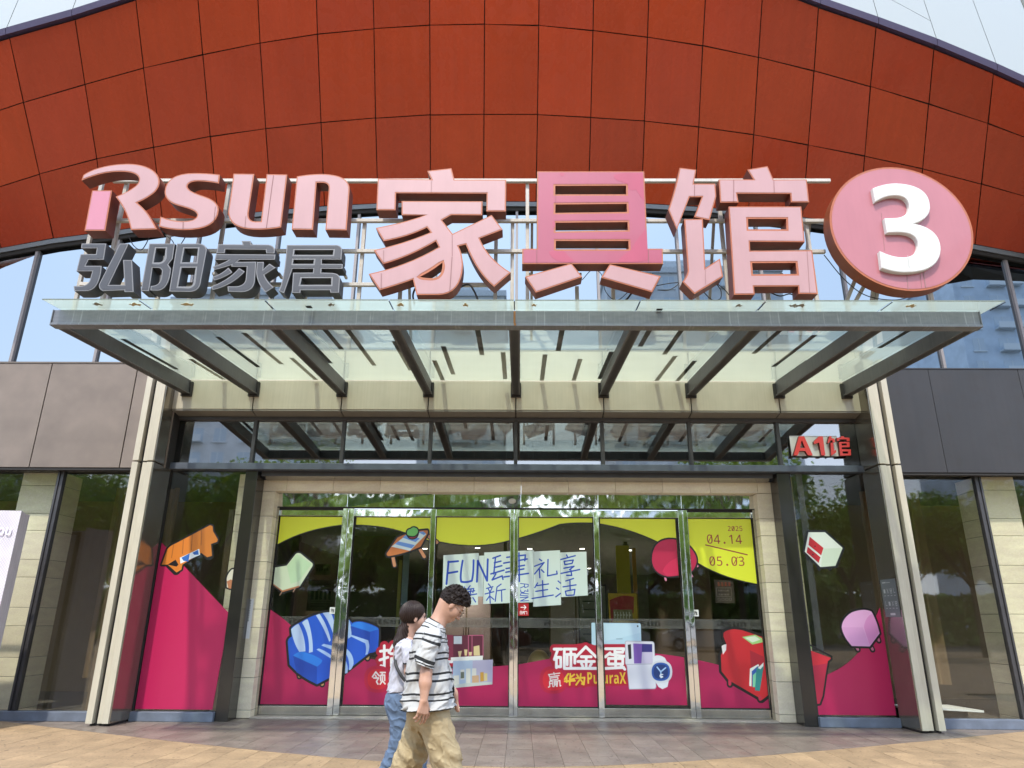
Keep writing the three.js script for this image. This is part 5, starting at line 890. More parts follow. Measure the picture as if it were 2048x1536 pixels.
  const nc = document.createElement('canvas'); nc.width = 128; nc.height = 512; const n2 = nc.getContext('2d'); n2.fillStyle = '#8d8b7c'; n2.fillRect(0, 0, 128, 512); n2.fillStyle = '#4a4a44'; for (let k = 0; k < 13; k++) n2.fillRect(14, 30 + k * 36, 50 + 46 * rnd(), 5 + (k % 4 ? 0 : 5)); const nt = new THREE.CanvasTexture(nc); nt.colorSpace = THREE.SRGBColorSpace;
  const b0 = P(1158, 1172, 13.9), b1 = P(1215, 1320, 13.9); obj('panel', new THREE.PlaneGeometry(b1.x - b0.x, b0.y - 0.05).translate((b0.x + b1.x) / 2, (b0.y + 0.05) / 2, -13.89), M('notice_board_print', [0.9, 0.9, 0.85], 0.6, 0, { map: nt }), nb); obj('frame', box(b0.x - 0.02, b1.x + 0.02, 0.02, b0.y + 0.03, -13.94, -13.895), mat.frame, nb);
  const eg = thing('golden_egg', 'golden egg shaped prop behind the fourth door', 'prop', [0.55, 0, -13.4]); const e0 = P(1078, 1325, 13.4);
  obj('shell', new THREE.SphereGeometry(0.21, 24, 18).scale(1, 1.25, 1).translate(e0.x, 0.74, -13.4), M('gold_lacquer', [0.55, 0.36, 0.08], 0.3, 0.3), eg); obj('stand', new THREE.CylinderGeometry(0.2, 0.24, 0.5, 20).translate(e0.x, 0.26, -13.4), mat.wood, eg);
  const ds = thing('reception_desk', 'low pale reception desk in the hall behind the second door', 'desk', [-2.2, 0, -17]); obj('counter', rbox(-3.0, -1.2, 0.95, 1.02, -17.4, -16.7, 0.01), M('pale_counter', [0.42, 0.34, 0.3], 0.5), ds); obj('front', rbox(-2.95, -1.25, 0.02, 0.95, -17.3, -16.8, 0.01), mat.wood, ds);
  const bb = thing('blue_column', 'narrow pale blue banner stand behind the second door', 'banner stand', [-2.2, 0, -14.2]); obj('banner', rbox(-2.28, -2.16, 0.1, 2.75, -14.2, -14.17, 0.005), M('pale_blue_banner', [0.30, 0.42, 0.46], 0.6), bb); obj('trim', rbox(-2.36, -2.30, 0.1, 2.6, -14.21, -14.18, 0.005), M('ochre_strip', [0.42, 0.36, 0.08], 0.6), bb); obj('foot', box(-2.45, -2.05, 0.015, 0.04, -14.3, -14.05), mat.dark, bb);
  // prints on the wooden partition behind the first door, a cluster of warm pendants, a clothes rail of grey panels
  const q = document.createElement('canvas'); q.width = 128; q.height = 160; const qg = q.getContext('2d'); qg.fillStyle = '#6b5c4c'; qg.fillRect(0, 0, 128, 160); qg.strokeStyle = qg.fillStyle = '#3f352b'; qg.lineWidth = 2; qg.strokeRect(14, 50, 100, 60); for (let k = 0; k < 4; k++) qg.fillRect(16, 14 + k * 8, 60 + 30 * rnd(), 3); for (let k = 0; k < 5; k++) qg.fillRect(16 + k * 20, 58, 12, 44); qg.fillRect(16, 122, 90, 3); qg.fillRect(16, 134, 70, 3);
  const qt = new THREE.CanvasTexture(q); qt.colorSpace = THREE.SRGBColorSpace; const qm = M('partition_print', [0.95, 0.95, 0.95], 0.6, 0, { map: qt });
  const pa = thing('wall_print', 'brown printed sheet on the partition behind the first door, the lower one', 'poster', [-2.9, 1.6, -14.99]); const a0 = P(618, 1160, 14.98), a1 = P(668, 1222, 14.98); obj('sheet', new THREE.PlaneGeometry(a1.x - a0.x, a0.y - a1.y).translate((a0.x + a1.x) / 2, (a0.y + a1.y) / 2, -14.985), qm, pa);
  const pb = thing('wall_print', 'small brown printed sheet on the partition behind the first door, the upper one', 'poster', [-2.9, 2.2, -14.99]); const c0 = P(630, 1128, 14.98), c1 = P(660, 1150, 14.98); obj('sheet', new THREE.PlaneGeometry(c1.x - c0.x, c0.y - c1.y).translate((c0.x + c1.x) / 2, (c0.y + c1.y) / 2, -14.985), qm, pb);
  const pl = thing('pendant_lamp', 'cluster of small warm pendant lamps glowing behind the first door', 'lamp', [-4.3, 2.3, -16]); const glow = M('warm_lamp', [1, 0.8, 0.5], 0.5, 0, { emissive: rgb(1, 0.55, 0.16), emissiveIntensity: 2.2 });
  for (const [px, py] of [[574, 1106], [580, 1112], [577, 1118], [584, 1107], [570, 1100]]) { const p = P(px, py, 16); obj('bulb', new THREE.SphereGeometry(0.04, 12, 8).translate(p.x, p.y, p.z), glow, pl); obj('cord', new THREE.CylinderGeometry(0.004, 0.004, 3.15 - p.y, 6).translate(p.x, (3.15 + p.y) / 2, p.z), mat.wire, pl); }
  const w0 = P(577, 1110, 16), wl = new THREE.PointLight(new THREE.Color(1, 0.6, 0.25), 2.5, 8); wl.position.set(w0.x, w0.y - 0.1, w0.z + 0.12); wl.castShadow = true; scene.add(wl);
  for (const [i, [px, lab]] of [[1150, 'grey standing wardrobe panel in the hall behind the fourth door'], [935, 'grey standing wardrobe panel in the hall behind the third door'], [755, 'grey standing wardrobe panel in the hall behind the second door']].entries()) { const p = P(px, 1150, 20 + i); const t = thing('wardrobe_display', lab, 'wardrobe', [p.x, 0, -20 - i]); obj('carcass', rbox(p.x - 0.7, p.x + 0.7, 0.02, 2.4, -20.6 - i, -20 - i, 0.01), tone(mat.wood, 0.8 + i * 0.4), t); for (const s of [-0.35, 0.35]) { const d = obj('door', rbox(p.x + s - 0.33, p.x + s + 0.33, 0.1, 2.35, -19.99 - i, -19.97 - i, 0.004), M('grey_front', [0.2 + 0.06 * i, 0.2, 0.19], 0.5), t); obj('handle', rbox(p.x + s * 0.2 - 0.01, p.x + s * 0.2 + 0.01, 1.0, 1.3, -19.965 - i, -19.94 - i, 0.004), mat.steelDull, d); } }
}
// ---------------------------------------------------------------- two people walking past
// distance fields meshed with surface nets
function field(prims, k = 0.02) {                                // smooth union of tapered capsules and ellipsoids
  return (x, y, z) => {
    let d = 1e3;
    for (const p of prims) {
      let e;
      if (p.b) {
        const bx = p.b.x - p.a.x, by = p.b.y - p.a.y, bz = p.b.z - p.a.z, ax = x - p.a.x, ay = y - p.a.y, az = z - p.a.z;
        const t = Math.max(0, Math.min(1, (ax * bx + ay * by + az * bz) / (bx * bx + by * by + bz * bz || 1e-9)));
        e = Math.hypot(ax - bx * t, ay - by * t, az - bz * t) - (p.r + ((p.r2 ?? p.r) - p.r) * t);
      } else {
        const vx = x - p.c.x, vy = y - p.c.y, vz = z - p.c.z, F = p.f;
        const lx = F ? vx * F[0].x + vy * F[0].y + vz * F[0].z : vx, ly = F ? vx * F[1].x + vy * F[1].y + vz * F[1].z : vy, lz = F ? vx * F[2].x + vy * F[2].y + vz * F[2].z : vz;
        const q = Math.hypot(lx / p.s[0], ly / p.s[1], lz / p.s[2]), q2 = Math.hypot(lx / p.s[0] ** 2, ly / p.s[1] ** 2, lz / p.s[2] ** 2);
        e = q < 1e-6 ? -Math.min(...p.s) : q * (q - 1) / q2;
      }
      const kk = p.k ?? k, h = Math.max(kk - Math.abs(d - e), 0) / kk; d = Math.min(d, e) - h * h * kk * 0.25;
    }
    return d;
  };
}
function nets(f, lo, hi, cell) {
  const n = [0, 1, 2].map((i) => Math.ceil((hi.getComponent(i) - lo.getComponent(i)) / cell) + 1), [nx, ny, nz] = n, g = new Float32Array(nx * ny * nz);
  for (let k = 0, o = 0; k < nz; k++) for (let j = 0; j < ny; j++) for (let i = 0; i < nx; i++, o++) g[o] = f(lo.x + i * cell, lo.y + j * cell, lo.z + k * cell);
  const id = new Int32Array(nx * ny * nz).fill(-1), pos = [], idx = [], at = (i, j, k) => i + nx * (j + ny * k);
  for (let k = 0; k < nz - 1; k++) for (let j = 0; j < ny - 1; j++) for (let i = 0; i < nx - 1; i++) {
    let c = 0, sx = 0, sy = 0, sz = 0; const v = [];
    for (let m = 0; m < 8; m++) v.push(g[at(i + (m & 1), j + ((m >> 1) & 1), k + (m >> 2))]);
    for (const [a, b] of [[0, 1], [2, 3], [4, 5], [6, 7], [0, 2], [1, 3], [4, 6], [5, 7], [0, 4], [1, 5], [2, 6], [3, 7]]) if (v[a] < 0 !== v[b] < 0) {
      const t = v[a] / (v[a] - v[b]); c++; sx += (a & 1) + ((b & 1) - (a & 1)) * t; sy += ((a >> 1) & 1) + (((b >> 1) & 1) - ((a >> 1) & 1)) * t; sz += (a >> 2) + ((b >> 2) - (a >> 2)) * t;
    }
    if (c) { id[at(i, j, k)] = pos.length / 3; pos.push(lo.x + (i + sx / c) * cell, lo.y + (j + sy / c) * cell, lo.z + (k + sz / c) * cell); }
  }
  for (let k = 1; k < nz - 1; k++) for (let j = 1; j < ny - 1; j++) for (let i = 1; i < nx - 1; i++) {
    const a = g[at(i, j, k)] < 0;
    const q = (b, p0, p1, p2, p3) => { if (a === b) return; const v = [p0, p1, p2, p3].map((p) => id[p]); if (v.some((x) => x < 0)) return; a ? idx.push(v[0], v[1], v[2], v[0], v[2], v[3]) : idx.push(v[0], v[2], v[1], v[0], v[3], v[2]); };
    q(g[at(i + 1, j, k)] < 0, at(i, j - 1, k - 1), at(i, j, k - 1), at(i, j, k), at(i, j - 1, k));
    q(g[at(i, j + 1, k)] < 0, at(i - 1, j, k - 1), at(i - 1, j, k), at(i, j, k), at(i, j, k - 1));
    q(g[at(i, j, k + 1)] < 0, at(i - 1, j - 1, k), at(i, j - 1, k), at(i, j, k), at(i - 1, j, k));
  }
  const geo = new THREE.BufferGeometry(); geo.setAttribute('position', new THREE.BufferAttribute(new Float32Array(pos), 3)); geo.setIndex(idx);
  const nor = new Float32Array(pos.length), e = cell * 0.6;
  for (let i = 0; i < pos.length; i += 3) { const [x, y, z] = [pos[i], pos[i + 1], pos[i + 2]]; const v = V(f(x + e, y, z) - f(x - e, y, z), f(x, y + e, z) - f(x, y - e, z), f(x, y, z + e) - f(x, y, z - e)).normalize(); nor.set([v.x, v.y, v.z], i); }
  geo.setAttribute('normal', new THREE.BufferAttribute(nor, 3));
  geo.setAttribute('uv', new THREE.BufferAttribute(new Float32Array(pos.length / 3 * 2), 2));
  const uv = geo.attributes.uv; for (let i = 0; i < uv.count; i++) uv.setXY(i, pos[i * 3] + pos[i * 3 + 2] * 0.7, pos[i * 3 + 1]);
  return geo;
}
const bounds = (prims, m) => { const b = new THREE.Box3(); for (const p of prims) { if (p.b) { b.expandByPoint(p.a.clone().addScalar(p.r)); b.expandByPoint(p.a.clone().addScalar(-p.r)); b.expandByPoint(p.b.clone().addScalar(p.r2 ?? p.r)); b.expandByPoint(p.b.clone().addScalar(-(p.r2 ?? p.r))); } else { const r = Math.max(...p.s); b.expandByPoint(p.c.clone().addScalar(r)); b.expandByPoint(p.c.clone().addScalar(-r)); } } return [b.min.addScalar(-m), b.max.addScalar(m)]; };
const meshOf = (prims, cell, k, warp) => { const f0 = field(prims, k), f = warp ? (x, y, z) => f0(x, y, z) + warp(x, y, z) : f0; return nets(f, ...bounds(prims, 0.03 + cell * 2), cell); };
const cap = (a, b, r, r2, k) => ({ a, b, r, r2, k });
// a garment as a stack of rings: rows [x left, x right, y left, y right, half depth, z], open at both ends
function loft(rows, nseg, warp, pow = 2.3) {
  const R = [], fine = 5, pos = [], uv = [], idx = [];
  for (let i = 0; i < rows.length - 1; i++) for (let k = 0; k < fine; k++) { const t = k / fine, a = rows[i], b = rows[i + 1]; R.push([...a.map((v, j) => v + (b[j] - v) * t), i + t]); }
  R.push([...rows[rows.length - 1], rows.length - 1]);
  R.forEach(([xl, xr, yl, yr, hd, zc, v], j) => { for (let s = 0; s <= nseg; s++) { const a = s / nseg * 2 * Math.PI, c = Math.cos(a), n = Math.sin(a), cc = Math.sign(c) * Math.abs(c) ** (2 / pow), nn = Math.sign(n) * Math.abs(n) ** (2 / pow); let x = (xl + xr) / 2 + cc * (xr - xl) / 2, y = (yl + yr) / 2 + cc * (yr - yl) / 2, z = zc + nn * hd; const w = warp ? warp(a, v, x, y, z) : 0; x += w * c; z += w * n; pos.push(x, y, z); uv.push(s / nseg, v / (rows.length - 1)); } });
  const W = nseg + 1; for (let j = 0; j < R.length - 1; j++) for (let s = 0; s < nseg; s++) { const a = j * W + s; idx.push(a, a + W, a + 1, a + 1, a + W, a + W + 1); }
  const g = new THREE.BufferGeometry(); g.setAttribute('position', new THREE.BufferAttribute(new Float32Array(pos), 3)); g.setAttribute('uv', new THREE.BufferAttribute(new Float32Array(uv), 2)); g.setIndex(idx); g.computeVertexNormals();
  const nm = g.attributes.normal, p0 = g.attributes.position; // close the seam of normals
  for (let j = 0; j < R.length; j++) { const a = j * W, b = a + nseg, v = V(nm.getX(a) + nm.getX(b), nm.getY(a) + nm.getY(b), nm.getZ(a) + nm.getZ(b)).normalize(); nm.setXYZ(a, v.x, v.y, v.z); nm.setXYZ(b, v.x, v.y, v.z); }
  return g;
}
function headPrims(c, F, s = 1) {                                // F = [facing, up, side]
  const q = (a, b, d) => c.clone().addScaledVector(F[0], a * s).addScaledVector(F[1], b * s).addScaledVector(F[2], d * s), E = (a, b, d, sx, sy, sz, k) => ({ c: q(a, b, d), s: [sx * s, sy * s, sz * s], f: F, k });
  return { q, prims: [E(-0.012, 0.03, 0, 0.098, 0.098, 0.076), E(0.03, -0.035, 0, 0.066, 0.078, 0.06, 0.03), E(0.066, -0.092, 0, 0.024, 0.02, 0.026, 0.03), E(0.07, 0.03, 0, 0.028, 0.02, 0.05, 0.02),
    cap(q(0.092, 0.012, 0), q(0.116, -0.032, 0), 0.009 * s, 0.012 * s, 0.014), E(0.102, -0.037, 0.011, 0.011, 0.008, 0.008, 0.008), E(0.102, -0.037, -0.011, 0.011, 0.008, 0.008, 0.008),
    E(0.094, -0.061, 0, 0.011, 0.006, 0.022, 0.008), E(0.091, -0.073, 0, 0.011, 0.006, 0.02, 0.008), E(0.05, -0.03, 0.042, 0.03, 0.03, 0.02, 0.03), E(0.05, -0.03, -0.042, 0.03, 0.03, 0.02, 0.03),
    E(-0.002, -0.008, 0.077, 0.017, 0.031, 0.009, 0.006), E(-0.002, -0.008, -0.077, 0.017, 0.031, 0.009, 0.006)] };
}
function frameOf(tilt, turn) { const f = V(Math.cos(tilt) * Math.cos(turn), Math.sin(tilt), -Math.cos(tilt) * Math.sin(turn)), side = V(Math.sin(turn), 0, Math.cos(turn)), up = side.clone().cross(f); return [f, up, side]; }
function handPrims(w, dir, fwd, side, L, curl) {                 // wrist, pointing direction, thumb direction, back of the hand, length
  const at = (a, b, c) => w.clone().addScaledVector(dir, a * L).addScaledVector(fwd, b * L).addScaledVector(side, c * L), pr = [];
  const pr0 = [0.20, 0.07, -0.06, -0.18], len = [0.44, 0.50, 0.46, 0.36];
  pr0.forEach((b, i) => {
    const k0 = at(0.06, b * 0.5, 0), k1 = at(0.46 - Math.abs(i - 1) * 0.02, b, 0.03); pr.push(cap(k0, k1, 0.013, 0.0115, 0.016));
    let p = k1, a = 0.25 + curl[i] * 0.25; const n = len[i] * L;
    for (const f of [0.45, 0.3, 0.25]) { const e = p.clone().addScaledVector(dir, Math.cos(a) * n * f).addScaledVector(side, -Math.sin(a) * n * f).addScaledVector(fwd, (b > 0 ? 0.03 : -0.05) * n * f * 2); pr.push(cap(p, e, 0.0095 - (0.45 - f) * 0.005, 0.0088 - (0.45 - f) * 0.006, 0.004)); p = e; a += curl[i]; }
  });
  const t0 = at(0.12, 0.14, -0.02), t1 = at(0.32, 0.30, -0.08), t2 = at(0.48, 0.35, -0.12), t3 = at(0.60, 0.34, -0.15); pr.push(cap(t0, t1, 0.016, 0.0125, 0.014), cap(t1, t2, 0.0115, 0.0105, 0.006), cap(t2, t3, 0.0105, 0.0085, 0.005));
  return pr;
}
const skinM = M('skin', [0.459, 0.258, 0.176], 0.55, 0, { map: again(T.cloud, 2), sheen: 0.2 });
const hairM = M('dark_hair', [0.011, 0.0065, 0.005], 0.5, 0, { specularIntensity: 0.35 });
const sheet0 = (w, h, draw) => { const c = document.createElement('canvas'); c.width = w; c.height = h; draw(c.getContext('2d'), w, h); const t = new THREE.CanvasTexture(c); t.colorSpace = THREE.SRGBColorSpace; t.wrapS = THREE.RepeatWrapping; t.wrapT = THREE.ClampToEdgeWrapping; return t; };
const heather = (g, w, h, c0) => { for (let i = 0; i < 5000; i++) { g.fillStyle = rnd() > 0.5 ? 'rgba(255,255,255,0.05)' : c0; g.fillRect(rnd() * w, rnd() * h, 2, 2); } };
const foldN = (a, v, s) => { const r = 1 - Math.abs(noiser.noise(a * 1.9 + v * 0.9, v * 0.7 - a * 0.5, s)) * 2.4; return 0.018 * fbm(a * 1.3 + v * 0.5, v * 0.9, s, 3) + (r > 0 ? 0.009 * r * r : 0); };
// ---- the man in the striped shirt
{
  const Z0 = -5.8, J = (x, y, dz = 0) => P(700 + x / 3.88, 1140 + y / 3.88, -(Z0 + dz));
  const man = thing('person', 'person with curly dark hair in black striped pale tee and khaki trousers walking, looking down', 'person', [J(610, 1090).x, 0, Z0]);
  const hipN = J(640, 1105, 0.1), hipF = J(585, 1105, -0.1), kneeN = J(742, 1440, 0.11), kneeF = J(478, 1430, -0.1), ankN = V(kneeN.x + 0.13, 0.09, Z0 + 0.11), ankF = V(kneeF.x - 0.2, 0.13, Z0 - 0.1);
  const shN = J(618, 585, 0.195), elN = J(590, 800, 0.262), wrN = J(573, 1012, 0.300), shF = J(690, 500, -0.2), elF = J(720, 780, -0.24), wrF = J(800, 960, -0.2), neck = J(668, 400, 0), chest = J(620, 600, 0), belly = J(615, 880, 0);
  const HC = J(785, 272, -0.02), F = frameOf(-0.76, 0.26), hd = headPrims(HC, F, 0.98), q = hd.q;
  const core = meshOf([cap(chest, belly, 0.115, 0.105), cap(belly, J(612, 1060), 0.105, 0.13), cap(J(625, 520, 0.1), J(640, 520, -0.12), 0.07, 0.07), cap(hipN, kneeN, 0.085, 0.058), cap(kneeN, ankN, 0.055, 0.036), cap(hipF, kneeF, 0.085, 0.058), cap(kneeF, ankF, 0.055, 0.036), cap(shF, elF, 0.05, 0.04), cap(elF, wrF, 0.04, 0.028), cap(wrF, wrF.clone().add(V(0.04, -0.12, 0)), 0.03, 0.02)], 0.016, 0.05);
  const head = meshOf([...hd.prims, cap(q(-0.045, -0.03, 0), J(668, 440, 0), 0.053, 0.062, 0.03), cap(J(672, 420, 0), J(630, 520, 0.12), 0.05, 0.045, 0.05)], 0.004, 0.02);
  const dir = V(-0.10, -1, 0.02).normalize(), arm = meshOf([cap(shN, elN, 0.045, 0.039), cap(elN, elN.clone().lerp(wrN, 0.35), 0.039, 0.041, 0.03), cap(elN.clone().lerp(wrN, 0.35), wrN, 0.041, 0.027, 0.03), ...handPrims(wrN, dir, V(0.80, -0.1, -0.58).normalize(), V(0.55, 0, 0.83).normalize(), 0.185, [0.30, 0.36, 0.42, 0.5])], 0.0035, 0.022);
  obj('body', [core, head, arm], skinM, man);
  // hair: a curly shell over the skull, cut along the hairline
  const hair0 = field([{ c: q(-0.016, 0.042, 0), s: [0.112, 0.104, 0.088], f: F }, { c: q(0.065, 0.09, 0), s: [0.050, 0.04, 0.062], f: F }, { c: q(0.0, 0.10, 0), s: [0.09, 0.065, 0.075], f: F }], 0.03);
  const hf = (x, y, z) => { const vx = x - HC.x, vy = y - HC.y, vz = z - HC.z, a = vx * F[0].x + vy * F[0].y + vz * F[0].z, b = vx * F[1].x + vy * F[1].y + vz * F[1].z; const top = Math.max(0, Math.min(1, (b + 0.02) / 0.1)); return Math.max(hair0(x, y, z) + top * 0.030 * fbm(x * 52, y * 52, z * 52, 3) + 0.009 * fbm(x * 120, y * 120, z * 120, 2), 0.006 + 0.05 * 0 - (-0.577 * a + 0.817 * b) + 0.012 * fbm(x * 50, y * 50, z * 50, 2)); };
  obj('hair', nets(hf, q(0, 0, 0).addScalar(-0.2), q(0, 0, 0).addScalar(0.23), 0.0042), hairM, man);
  for (const s of [1, -1]) obj('eyebrow', new THREE.SphereGeometry(1, 10, 6).scale(0.006, 0.0035, 0.018).applyMatrix4(new THREE.Matrix4().makeBasis(F[0], F[1], F[2])).translate(...q(0.098, 0.034, s * 0.03).toArray()), hairM, man);
  for (const s of [1, -1]) obj('eye', new THREE.SphereGeometry(0.010, 12, 8).translate(...q(0.083, 0.010, s * 0.031).toArray()), M('eye', [0.05, 0.035, 0.03], 0.2), man);
  const gl = []; for (const s of [1, -1]) { gl.push(new THREE.TorusGeometry(0.023, 0.0014, 6, 28).applyMatrix4(new THREE.Matrix4().makeBasis(F[2], F[1], F[0])).translate(...q(0.112, 0.004, s * 0.033).toArray())); gl.push(new THREE.TubeGeometry(new THREE.LineCurve3(q(0.112, 0.012, s * 0.056), q(0.0, 0.014, s * 0.083)), 2, 0.0014, 5)); } gl.push(new THREE.TubeGeometry(new THREE.LineCurve3(q(0.116, 0.006, 0.011), q(0.116, 0.006, -0.011)), 2, 0.0014, 5));
  obj('glasses', gl, M('thin_metal_rim', [0.5, 0.42, 0.33], 0.3, 0.9), man);
  // shirt
  const rows = [[408, 806, 1078, 1062, 0.262], [412, 803, 1064, 1048, 0.258], [422, 799, 990, 985, 0.240], [436, 792, 900, 900, 0.225], [452, 776, 800, 805, 0.21], [468, 758, 700, 710, 0.21], [484, 750, 610, 630, 0.212], [502, 748, 530, 570, 0.205], [540, 742, 455, 520, 0.185], [585, 736, 400, 470, 0.135], [612, 727, 372, 430, 0.085], [618, 722, 362, 422, 0.079]].map(([a, b, c, d, h]) => { const l = J(a, c), r = J(b, d); return [l.x, r.x, l.y, r.y, h, Z0 + 0.0]; });
  const dip = (a) => 0; const shirtT = sheet0(1024, 1024, (g, w, h) => {
    g.fillStyle = '#bfbfbd'; g.fillRect(0, 0, w, h); heather(g, w, h, 'rgba(90,90,96,0.10)');
    const n = 11, Y = (r) => h - r / n * h; g.lineJoin = 'round';
    const band = (r, t, col) => { g.strokeStyle = col; g.lineWidth = t; g.beginPath(); for (let i = 0; i <= 64; i++) { const u = i / 64; const y = Y(r + 0.10 * Math.sin(u * 6.28 + 0.6) + 0.05 * Math.sin(u * 25)); i ? g.lineTo(u * w, y) : g.moveTo(u * w, y); } g.stroke(); };
    for (const r of [2.15, 3.78, 5.5, 7.35]) { band(r + 0.27, 16, '#1c1d1f'); band(r - 0.27, 16, '#1c1d1f'); band(r, 2, '#9c9da0'); band(r + 0.08, 2, '#a8a9ab'); }
    band(8.55, 15, '#1c1d1f'); band(9.1, 15, '#1c1d1f');
    g.fillStyle = '#1a1b1d'; g.fillRect(0, Y(0.5), w, h); g.fillRect(0, 0, w, Y(10.15));
  });
  const shirtM = M('striped_jersey', [0.70, 0.70, 0.70], 0.9, 0, { map: shirtT, side: THREE.DoubleSide, sheen: 0.3 });
  const shirt = obj('shirt', loft(rows, 72, (a, v) => foldN(a * 1.5, v * 0.8, 3) * Math.max(0.3, 1.6 - v * 0.12) * 1.5 + (v < 6 ? 0.006 * Math.sin(a * 7 + v * 1.1) : 0)), shirtM, man);
  const sleeveT = sheet0(512, 512, (g, w, h) => { g.fillStyle = '#bfbfbd'; g.fillRect(0, 0, w, h); heather(g, w, h, 'rgba(90,90,96,0.10)'); g.fillStyle = '#1c1d1f'; for (const v of [0.06, 0.17, 0.50, 0.64]) g.fillRect(0, h - (v + 0.055) * h, w, 0.055 * h); });
  const srows = [[506, 642, 706, 768, 0.088, 0.252], [512, 648, 680, 742, 0.090, 0.245], [540, 668, 600, 660, 0.092, 0.228], [562, 690, 540, 590, 0.09, 0.212], [580, 705, 490, 520, 0.08, 0.185], [600, 700, 455, 470, 0.05, 0.15], [620, 680, 440, 445, 0.02, 0.13]].map(([a, b, c, d, h, dz]) => { const l = J(a, c, dz), r = J(b, d, dz); return [l.x, r.x, l.y, r.y, h, Z0 + dz - 0.01]; });
  const sl = loft(srows, 48, (a, v) => foldN(a, v * 1.2, 7) * 1.3); const slm = new THREE.Mesh(sl.toNonIndexed(), M('striped_jersey_sleeve', [0.70, 0.70, 0.70], 0.9, 0, { map: sleeveT, side: THREE.DoubleSide, sheen: 0.3 }));
  slm.name = 'sleeve'; wp.setFromMatrixPosition(man.matrixWorld); slm.geometry.translate(-man.position.x, -man.position.y, -man.position.z); shirt.add(slm); used.set('sleeve', 1);
  // trousers
  const khaki = M('khaki_cotton', [0.370, 0.290, 0.164], 0.85, 0, { map: again(T.cloth, 3) });
  const crease = (x, y, z, f) => { const r = 1 - Math.abs(noiser.noise(x * f + y * f * 0.8, y * f * 0.55 - x * f * 0.3, z * f * 0.8)) * 2.2; return r > 0 ? r * r * r : 0; };
  const wr = (x, y, z) => { const fold = -0.010 * crease(x, y, z, 9) - 0.006 * crease(x + 3, y * 1.4, z, 17) + Math.sin((x * 0.9 + y * 1.1) * 46 + 5 * fbm(x * 5, y * 5, z * 5, 2)) * 0.005 + 0.020 * fbm(x * 9 + y * 4, y * 7, z * 8, 3); return fold * Math.min(1, Math.max(0.35, (1.05 - y) * 1.8)); };
  const pants = meshOf([cap(J(620, 985), J(612, 1100), 0.13, 0.14, 0.06), cap(hipN, kneeN, 0.118, 0.104, 0.07), cap(kneeN, V(ankN.x, 0.1, ankN.z), 0.104, 0.090, 0.03), cap(hipF, kneeF, 0.122, 0.106, 0.05), cap(kneeF, V(ankF.x, 0.14, ankF.z), 0.106, 0.090, 0.03), { c: J(520, 1100), s: [0.07, 0.10, 0.15], k: 0.06 }], 0.0085, 0.05, wr);
  obj('trousers', pants, khaki, man);
  for (const [a, d] of [[ankN, 0.1], [ankF, -0.15]]) obj('shoe', meshOf([cap(V(a.x - 0.05, 0.045, a.z), V(a.x + 0.17, 0.04, a.z), 0.045, 0.04), cap(V(a.x, 0.05, a.z), V(a.x, 0.12, a.z), 0.045, 0.045)], 0.01, 0.03), M('white_sneaker', [0.6, 0.6, 0.58], 0.6), man);
}
